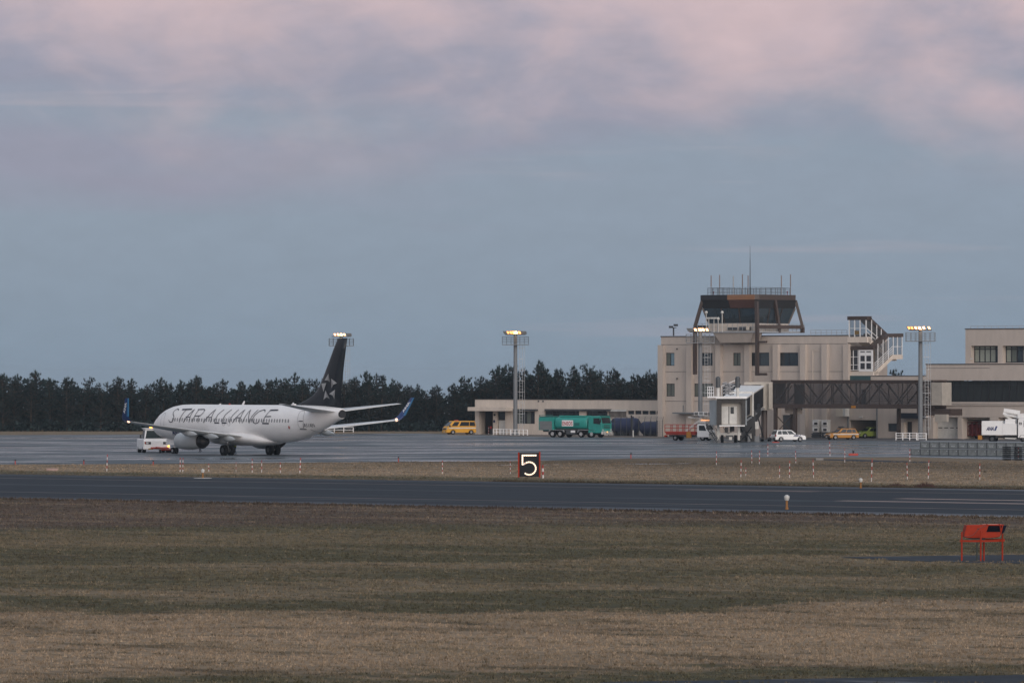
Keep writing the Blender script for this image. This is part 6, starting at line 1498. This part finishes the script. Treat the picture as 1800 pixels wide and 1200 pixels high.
# housing: a long sloping cover at the left, the open lamp mouth with dark hood at the right
prof = [(-.86, 1.08), (-.83, 1.27), (-.74, 1.60), (.95, 1.62), (.86, 1.30), (.74, 1.07), (.30, 1.02), (-.70, 1.03)]
m = MB(); m.prism(prof, -.32, .30); hs = m.build('housing', ORED, t, bevel=.025)
m = MB(); m.prism([(.14, 1.30), (.24, 1.575), (.84, 1.575), (.76, 1.30)], -.345, -.325); m.build('lamp_mouth', mat('black_lamp_mouth', (.004, .004, .008), .8, spec=.05), hs)
m = MB(); m.prism([(.84, 1.30), (.90, 1.575), (1.05, 1.59), (.94, 1.30), (.86, 1.22)], -.36, .2); m.build('hood', mat('dark_blue_hood', (.005, .006, .016), .7, spec=.1), hs)
m = MB()
cl = [(-.86, 1.095), (-.55, 1.12), (-.42, 1.19), (-.30, 1.33), (-.18, 1.45), (.0, 1.53), (.14, 1.57)]
for a, b in zip(cl, cl[1:]): m.bar((a[0], -.33, a[1]), (b[0], -.33, b[1]), .03, .035)
m.build('clasp_seam', mat('dark_red_seam', (.16, .015, .008), .6), hs)
m = MB(); m.cyl((-.24, -.32, 1.43), (-.24, -.36, 1.43), .03, .03, 8); m.build('catch', BLKP, hs)
m = MB(); m.box(.16, .20, -.36, .32, 1.60, 1.645); m.box(.72, .76, -.36, .32, 1.60, 1.645); m.bar((.74, -.35, 1.63), (.80, -.35, 1.22), .035); m.build('strap', ORED, hs)
m = MB(); m.box(.02, .84, -.2, .25, 1.621, 1.635); m.build('top_plate', mat('pinkish_top', (.52, .20, .14), .5), hs)  # top plate paler and pinker than the housing

# ---- two rows of grey weight containers in front of the forecourt ----
CN = mat('grey_container', (.185, .20, .20), .75, var=.3, scl=2.5); CNT = mat('container_top', (.26, .285, .31), .6, var=.2, scl=1.2)
MARKW = mat('chalk_mark', (.48, .50, .52), .8)
x0, y0 = gp(1601, 800.0); ca = -R(44); cw = 1.30; ch = .76
cu = Vector((math.cos(ca), math.sin(ca), 0))
def mkcont(label, loc, marks):
    t = thing('weight_container', label, 'container', loc, ca, 'grey weight containers stacked two high')
    m = MB(); m.box(0.015, cw - .015, 0, 1.25, .03, ch - .07)
    for a in (.02, cw / 2 - .03, cw - .08): m.box(a, a + .06, -.02, -.002, .08, ch - .09)
    m.build('body', CN, t); m = MB(); m.box(0, .085, -.035, -.005, 0, ch - .07); m.box(cw - .03, cw, -.035, -.005, 0, ch - .07); m.box(.085, cw - .03, -.035, -.005, 0, .07); m.build('frame', DGREY, t); m = MB(); m.box(0.0, cw, -.03, 1.27, ch - .069, ch - .005); m.build('lid', CNT, t)  # dark frame bars paint the shaded seams and the shadow along the foot
    m = MB(); m.box(.1, .3, .1, 1.1, .0, .029); m.box(cw - .3, cw - .1, .1, 1.1, .0, .029); m.build('skid', DGREY, t)
    if marks:
        m = MB(); rr = random.Random(int(loc[0] * 97))
        for k in range(5): a = .3 + k * .14; m.add([(a, -.035, .42 + rr.uniform(-.02, .02)), (a + rr.uniform(.05, .1), -.035, .42), (a + rr.uniform(.05, .1), -.035, .47), (a, -.035, .47)], [(0, 1, 2, 3)])
        for k in range(3): a = .38 + k * .17; m.add([(a, -.035, .22), (a + .1, -.035, .2), (a + .12, -.035, .32), (a + .02, -.035, .34)], [(0, 1, 2, 3)])
        m.build('chalk_mark', MARKW, t)
    else:
        m = MB(); m.add([(cw * .8, -.035, .45), (cw * .88, -.035, .45), (cw * .88, -.035, .54), (cw * .8, -.035, .54)], [(0, 1, 2, 3)]); m.build('tag', MARKW, t)
for i in range(13):
    p = Vector((x0, y0, 0)) + cu * (i * cw)
    mkcont('grey container in the bottom row, %s from the left' % ORD[i], (p.x, p.y, 0), False)
    if i: mkcont('grey container in the top row, %s from the left' % ORD[i - 1], (p.x, p.y, ch), True)
bk = Vector((-math.sin(ca), math.cos(ca), 0))
for i in range(12):
    p = Vector((x0, y0, 0)) + cu * (i * cw) + bk * 2.2
    mkcont('pale-topped grey container standing behind the front rows, %s from the left' % ORD[i], (p.x, p.y, ch), False)
    mkcont('grey container standing under the back row, %s from the left' % ORD[i], (p.x, p.y, 0), False)
# dark net-covered stack at the right end
x, y = gp(1790, 808.5); t = thing('pallet_stack', 'dark slatted pallet stack at the right end of the containers', 'pallets', (x, y, 0), ca)
for k in range(7):
    m = MB(); z = k * .2; 
    for a in range(7): m.box(-1.6 + a * .47, -1.18 + a * .47, -.6, .6, z + .1, z + .145)
    for a in (-1.55, -.1, 1.4): m.box(a, a + .12, -.6, .6, z, z + .099)
    m.build('pallet', mat('dark_wet_pallet', (.022, .026, .032), .8), t)

# ---- white guard rails ----
def guard(px0, px1, py, n, label, h=.85, bars=(.45, .95), v=None):
    a, b = Vector((*gp(px0, py), 0)), Vector((*gp(px1, py + (px1 - px0) * .006), 0)); t = thing('guard_rail', label, 'railing', tuple(a), 0, 'white guard rails at the feet of the masts')
    d = b - a; m = MB()
    for k in bars: m.bar(Vector((0, 0, h * k)), d + Vector((0, 0, h * k)), .09, .09)
    m.build('rail', WHITE, t)
    for i in range(n + 1): c = d * (i / n); m = MB(); m.bar(c, c + Vector((0, 0, h)), .11); m.build('post', WHITE, t)
guard(1575, 1611, 773.2, 3, 'white guard rail left of the right-hand mast foot', 1.0, (.3, .62, .95))
guard(1613.5, 1628, 773.8, 1, 'short white guard rail right in front of the right-hand mast foot', 1.0, (.3, .62, .95))
guard(867, 897, 763.7, 5, 'low white guard rail in front of the low building door')
guard(898, 927, 764.6, 4, 'low white guard rail at the foot of the mast by the low building')
guard(571, 621, 759.2, 3, 'white guard rail glimpsed behind the aircraft tail', .8)

# ---- air-conditioning units by the facade ----
for px, lb in ((1436, 'left one of two white air-conditioning units against the beige wall'), (1452, 'right one of two white air-conditioning units against the beige wall')):
    x, y = uv2xy(*[uv(px, 632.6)[0], 632.6]); t = thing('air_conditioner', lb, 'air conditioner', (x, y, .02), -TH, 'white air-conditioning units')
    m = MB(); m.box(-.55, .55, -.35, .35, .75, 2.5); m.build('casing', OFFWH, t, bevel=.06)
    for z in (1.0, 1.85): m = MB(); m.prism([(-.4, z), (.5, z - .1), (.5, z + .3), (-.4, z + .45)], -.5, -.36); m.build('cowl', WHITE, t); m = MB(); m.box(-.1, .5, -.52, -.505, z - .02, z + .28); m.build('grille', BLKP, t)
    m = MB(); m.box(-.5, .5, -.3, .3, 0, .74); m.build('stand', DGREY, t)
x, y = uv2xy(uv(1480, 633.0)[0], 633.0); t = thing('wall_duct', 'square cream ventilation hood high on the wall under the corridor', 'ventilation hood', (x, y, 0), -TH)
m = MB(); m.box(-1.0, .15, -.1, .98, 3.0, 4.25); m.build('hood', CREAM, t); m = MB(); m.box(.16, .62, -.05, .9, 3.0, 4.1); m.build('hood_side', OFFWH, t)
x, y = uv2xy(uv(1446, 632.0)[0], 632.0); t = thing('equipment_rack', 'dark low rack of equipment at the wall foot below the air conditioners', 'rack', (x, y, .015), -TH)
m = MB(); m.box(-1.8, 1.8, -.25, .25, .1, .28); m.box(-1.8, 1.8, -.25, .25, .45, .58); m.build('shelf', DGREY, t)
for k in range(4): m = MB(); m.box(-1.7 + k * 1.1, -1.6 + k * 1.1, -.2, .2, 0, .62); m.build('leg', DGREY, t)

# ---- cones and bits round the bridge feet ----
CONE = glow_mat('lit_cone_sleeve', (1, .30, .12), .7)
for i, (px, py, on) in enumerate(((1318, 775.6, 1), (1325.5, 775.4, 1), (1330.5, 775.2, 0))):
    x, y = gp(px, py); t = thing('traffic_cone', ('left lit orange cone under the boarding bridge', 'middle lit orange cone under the boarding bridge', 'right slim striped cone under the boarding bridge')[i], 'cone', (x, y, .02), 0, 'orange cones under the boarding bridge')
    m = MB(); m.box(-.22, .22, -.22, .22, 0, .05); m.build('base', ORED, t); m = MB(); m.cyl((0, 0, .05), (0, 0, .75), .2 if on else .12, .04, 12); m.build('cone', ORED, t)
    m = MB(); m.cyl((0, 0, .25), (0, 0, .48), (.155 if on else .10), (.105 if on else .085), 12); m.build('sleeve', CONE if on else OFFWH, t)
x, y = gp(1307, 775.0); t = thing('tow_dolly', 'low red dolly on the ground right of the bridge wheels', 'dolly', (x, y, .02), R(-20))
m = MB(); m.box(-.9, .6, -.4, .4, .35, .5); m.bar((.6, 0, .4), (1.2, 0, .3), .08); m.build('deck', REDP, t)
for a in (-.6, .35):
    for b in (-.4, .4): m = MB(); m.cyl((a, b - .05, .18), (a, b + .05, .18), .18, .18, 10); m.build('wheel', RUBBER, t)
x, y = gp(1346, 775.5); t = thing('baggage_trolley', 'grey wire trolley between the cones and the white car', 'trolley', (x, y, .02), R(-20))
m = MB(); m.box(-.7, .7, -.4, .4, .3, .38); m.bar((-.7, -.4, .38), (-.7, -.4, .95), .05); m.bar((-.7, .4, .38), (-.7, .4, .95), .05); m.bar((-.7, -.4, .95), (-.7, .4, .95), .05); m.bar((.7, -.4, .38), (.7, -.4, .8), .05); m.build('frame', DGREY, t)
for a in (-.5, .5):
    for b in (-.35, .35): m = MB(); m.cyl((a, b - .04, .14), (a, b + .04, .14), .14, .14, 10); m.build('wheel', RUBBER, t)
x, y = gp(1364, 777.9); m = MB(); m.prism([(-.5, 0), (-.45, .12), (.35, .1), (.5, 0)], -.12, .12); o = m.build('wheel_chock', REDP, loc=(x, y, .02)); o['label'] = 'flat red chock on the ground by the rear of the white car'; o['category'] = 'chock'
# red steps and carts inside the open terminal bay
x, y = uv2xy(uv(1712, 636.3)[0], 636.3); t = thing('red_trolley', 'tall dark red wheeled rack parked in the open terminal bay', 'trolley', (x, y, .02), -TH)
DRED = mat('dark_red_steel', (.16, .022, .02), .6, var=.25, scl=3)
m = MB()
for a in (-1.5, -.7, .1, .9):
    for b in (-.5, .5): m.bar((a, b, .3), (a, b, 2.3), .1)
for z in (.5, 1.1, 1.7, 2.25):
    for b in (-.5, .5): m.bar((-1.55, b, z), (.95, b, z), .1)
m.build('frame', DRED, t); m = MB(); m.box(-1.5, .9, .2, .4, .5, 2.0); m.box(-1.5, .0, -.4, .4, .4, .5); m.build('panel', DRED, t)
for a in (-1.3, .7):
    for b in (-.45, .45): m = MB(); m.cyl((a, b - .06, .2), (a, b + .06, .2), .2, .2, 10); m.build('wheel', RUBBER, t)
# dark-blue storage tanks behind the wire fence
TKN = NAVY
for i, (pa, pb, v, r, zc, lb) in enumerate(((1078, 1121, 636.0, 1.12, 1.5, 'longer dark blue tank half hidden by the fuel truck cab'), (1129, 1163, 636.5, .95, 1.15, 'shorter dark blue tank behind the wire fence at the control building corner'))):
    ua, ub = uv(pa, v)[0], uv(pb, v)[0]; x, y = uv2xy(ua, v); t = thing('storage_tank', lb, 'tank', (x, y, 0), -TH, 'dark blue tanks behind the wire fence'); Lk = ub - ua
    m = MB(); rings = []
    for q, k in ((0, .5), (.08, .8), (.3, .97), (.6, 1), (Lk - .6, 1), (Lk - .3, .97), (Lk - .08, .8), (Lk, .5)): rings.append([(q, r * k * math.cos(a), zc + r * k * math.sin(a)) for a in [2 * math.pi * j / 22 for j in range(22)]])
    m.loft(rings); m.build('shell', TKN, t)
    for q in (.7, Lk * .5, Lk - .9): m = MB(); m.box(q, q + .25, -r * .75, r * .75, 0, zc - r * .5); m.build('saddle', BLKP, t)
    m = MB(); m.cyl((Lk * .8, 0, zc + r * .98), (Lk * .8, 0, zc + r + .12), .18, .18, 10); m.build('hatch', NAVY, t)
ua, ub = uv(1070, 632.5)[0], uv(1165, 632.5)[0]; x, y = uv2xy(ua, 632.5); t = thing('wire_fence', 'dark chain-link fence with angled barbed-wire arms in front of the blue tanks', 'fence', (x, y, 0), -TH); Lf = ub - ua
m = MB(); n = 9
for i in range(n + 1):
    q = Lf * i / n; m.bar((q, 0, 0), (q, 0, 2.3), .07); m.bar((q, 0, 2.3), (q + .3, -.25, 2.85), .06)
m.build('posts', DGREY, t, kind='stuff') if False else m.build('post_row', DGREY, t)
m = MB()
for i in range(int(Lf / .3)): m.bar((i * .3, 0, .1), (i * .3, 0, 2.25), .016)
for k in range(9): m.bar((0, 0, .15 + k * .26), (Lf, 0, .15 + k * .26), .016)
for k in range(3): m.bar((.1 + k * .1, -.08 * (k + 1), 2.45 + k * .18), (Lf, -.08 * (k + 1), 2.45 + k * .18), .02)
m.build('mesh', DGREY, t)
x, y = uv2xy(uv(1110, 635.0)[0], 635.0); m = MB(); m.cyl((0, 0, 0), (0, 0, 3.0), .14, .12, 8); o = m.build('vent_pipe', BLKP, loc=(x, y, 0)); o['label'] = 'thick black vent pipe rising above the blue tank'; o['category'] = 'pipe'
x, y = gp(1113, 768.0); m = MB(); m.cyl((0, 0, 0), (0, 0, .95), .08, .08, 8); o = m.build('bollard', OFFWH, loc=(x, y, .015)); o['label'] = 'small white post in front of the wire fence'; o['category'] = 'post'
# striped pole and round red sign in the dark bay of the low building
x, y = uv2xy(uv(859, 642.8)[0], 642.8); m = MB(); t = thing('barrier_post', 'red and white post standing in the dark bay of the low building', 'post', (x, y, 0), 0)
for k in range(6): m = MB(); m.cyl((0, 0, .2 * k), (0, 0, .2 * k + .199), .06, .06, 8); m.build('band', SRD if k % 2 else SWH, t)
x, y = uv2xy(uv(863.2, 642.7)[0], 642.7); t = thing('round_sign', 'small round red sign on a post in the dark bay of the low building', 'sign', (x, y, 0), -TH)
m = MB(); m.cyl((0, 0, 0), (0, 0, .9), .03, .03, 6); m.build('post', GALV, t); m = MB(); m.cyl((0, -.03, 1.0), (0, -.06, 1.0), .2, .2, 14); m.build('disc', mat('pinkish_red_sign', (.5, .06, .06), .5), t)

# ---- people by the aircraft ----
def person(px, py, D, face, label, top, legs, lean=0.0, vest=None):
    x, y = ap(px, D)
    edges = [(0, 1), (1, 2), (2, 3), (3, 4), (0, 5), (5, 6), (6, 7), (0, 8), (8, 9), (9, 10), (2, 11), (11, 12), (12, 13), (2, 14), (14, 15), (15, 16), (7, 17), (10, 18)]
    l = lean
    V = [(0, 0, .92), (l * .12, 0, 1.15), (l * .3, 0, 1.42), (l * .38, 0, 1.52), (l * .45, 0, 1.66), (.0, .10, .86), (.08, .11, .48), (-.06, .11, .09), (0, -.10, .86), (.14, -.11, .49), (.12, -.11, .09),
         (l * .3, .19, 1.40), (l * .3 + .05, .25, 1.13), (l * .3 + .2, .22, .94), (l * .3, -.19, 1.40), (l * .3 + .04, -.25, 1.13), (l * .3 + .18, -.22, .92), (.12, .11, .05), (.30, -.11, .05)]
    rad = [.14, .15, .15, .06, .10, .10, .07, .05, .10, .07, .05, .07, .05, .035, .07, .05, .035, .045, .045]
    me = bpy.data.meshes.new('person'); me.from_pydata(V, edges, []); me.materials.append(legs)
    o = bpy.data.objects.new('person', me); COL.objects.link(o); o.location = (x, y, .02); o.rotation_euler = (0, 0, face)
    sk = o.modifiers.new('skin', 'SKIN'); ss = o.modifiers.new('smooth', 'SUBSURF'); ss.levels = ss.render_levels = 1
    for i, r in enumerate(rad): me.skin_vertices[0].data[i].radius = (r, r)
    me.skin_vertices[0].data[0].use_root = True
    o['label'] = label; o['category'] = 'person'
    m = MB(); rings = []
    for z, w, d, k in ((.80, .19, .15, 0), (1.0, .19, .15, .4), (1.2, .21, .16, .7), (1.38, .22, .15, 1), (1.47, .12, .1, 1.1)):
        rings.append([(l * .3 * k + d * math.cos(a), w * math.sin(a), z) for a in [2 * math.pi * j / 14 for j in range(14)]])
    m.loft(rings); m.build('vest', vest or top, o)
    m = MB(); m.sphere((l * .47, 0, 1.71), .125, 10, 7, .8); m.build('helmet', OFFWH, o)
    m = MB(); m.sphere((l * .45 + .07, 0, 1.645), .075, 8, 6, 1.1); m.build('face', SKIN, o)
HV = mat('hi_vis_yellow_green', (.32, .42, .05), .7); WB = mat('blue_work_trousers', (.04, .09, .17), .8); DK = mat('dark_workwear', (.03, .035, .05), .8)
person(413.8, 797, 611.5, R(200), 'ground worker in yellow-green vest and blue trousers behind the left main wheels', HV, WB, .9, HV)
person(353, 795, 630, R(180), 'ground worker in dark clothes standing beyond the engine exhaust', DK, DK, .1)
# ================= evening air =================
hz = bpy.data.materials.new('evening_haze'); hz.use_nodes = True; nt = hz.node_tree; nt_clear(nt)
out = nt.nodes.new('ShaderNodeOutputMaterial'); pv = nt.nodes.new('ShaderNodeVolumePrincipled'); nt.links.new(pv.outputs[0], out.inputs['Volume'])
pv.inputs['Color'].default_value = (.72, .87, 1, 1); pv.inputs['Density'].default_value = .00006; pv.inputs['Anisotropy'].default_value = .2
m = MB(); m.box(-6100, 6100, -300, 16100, -54, 34)
m.build('haze', hz, kind='stuff', label='thin even evening haze over the whole airfield', category='haze')
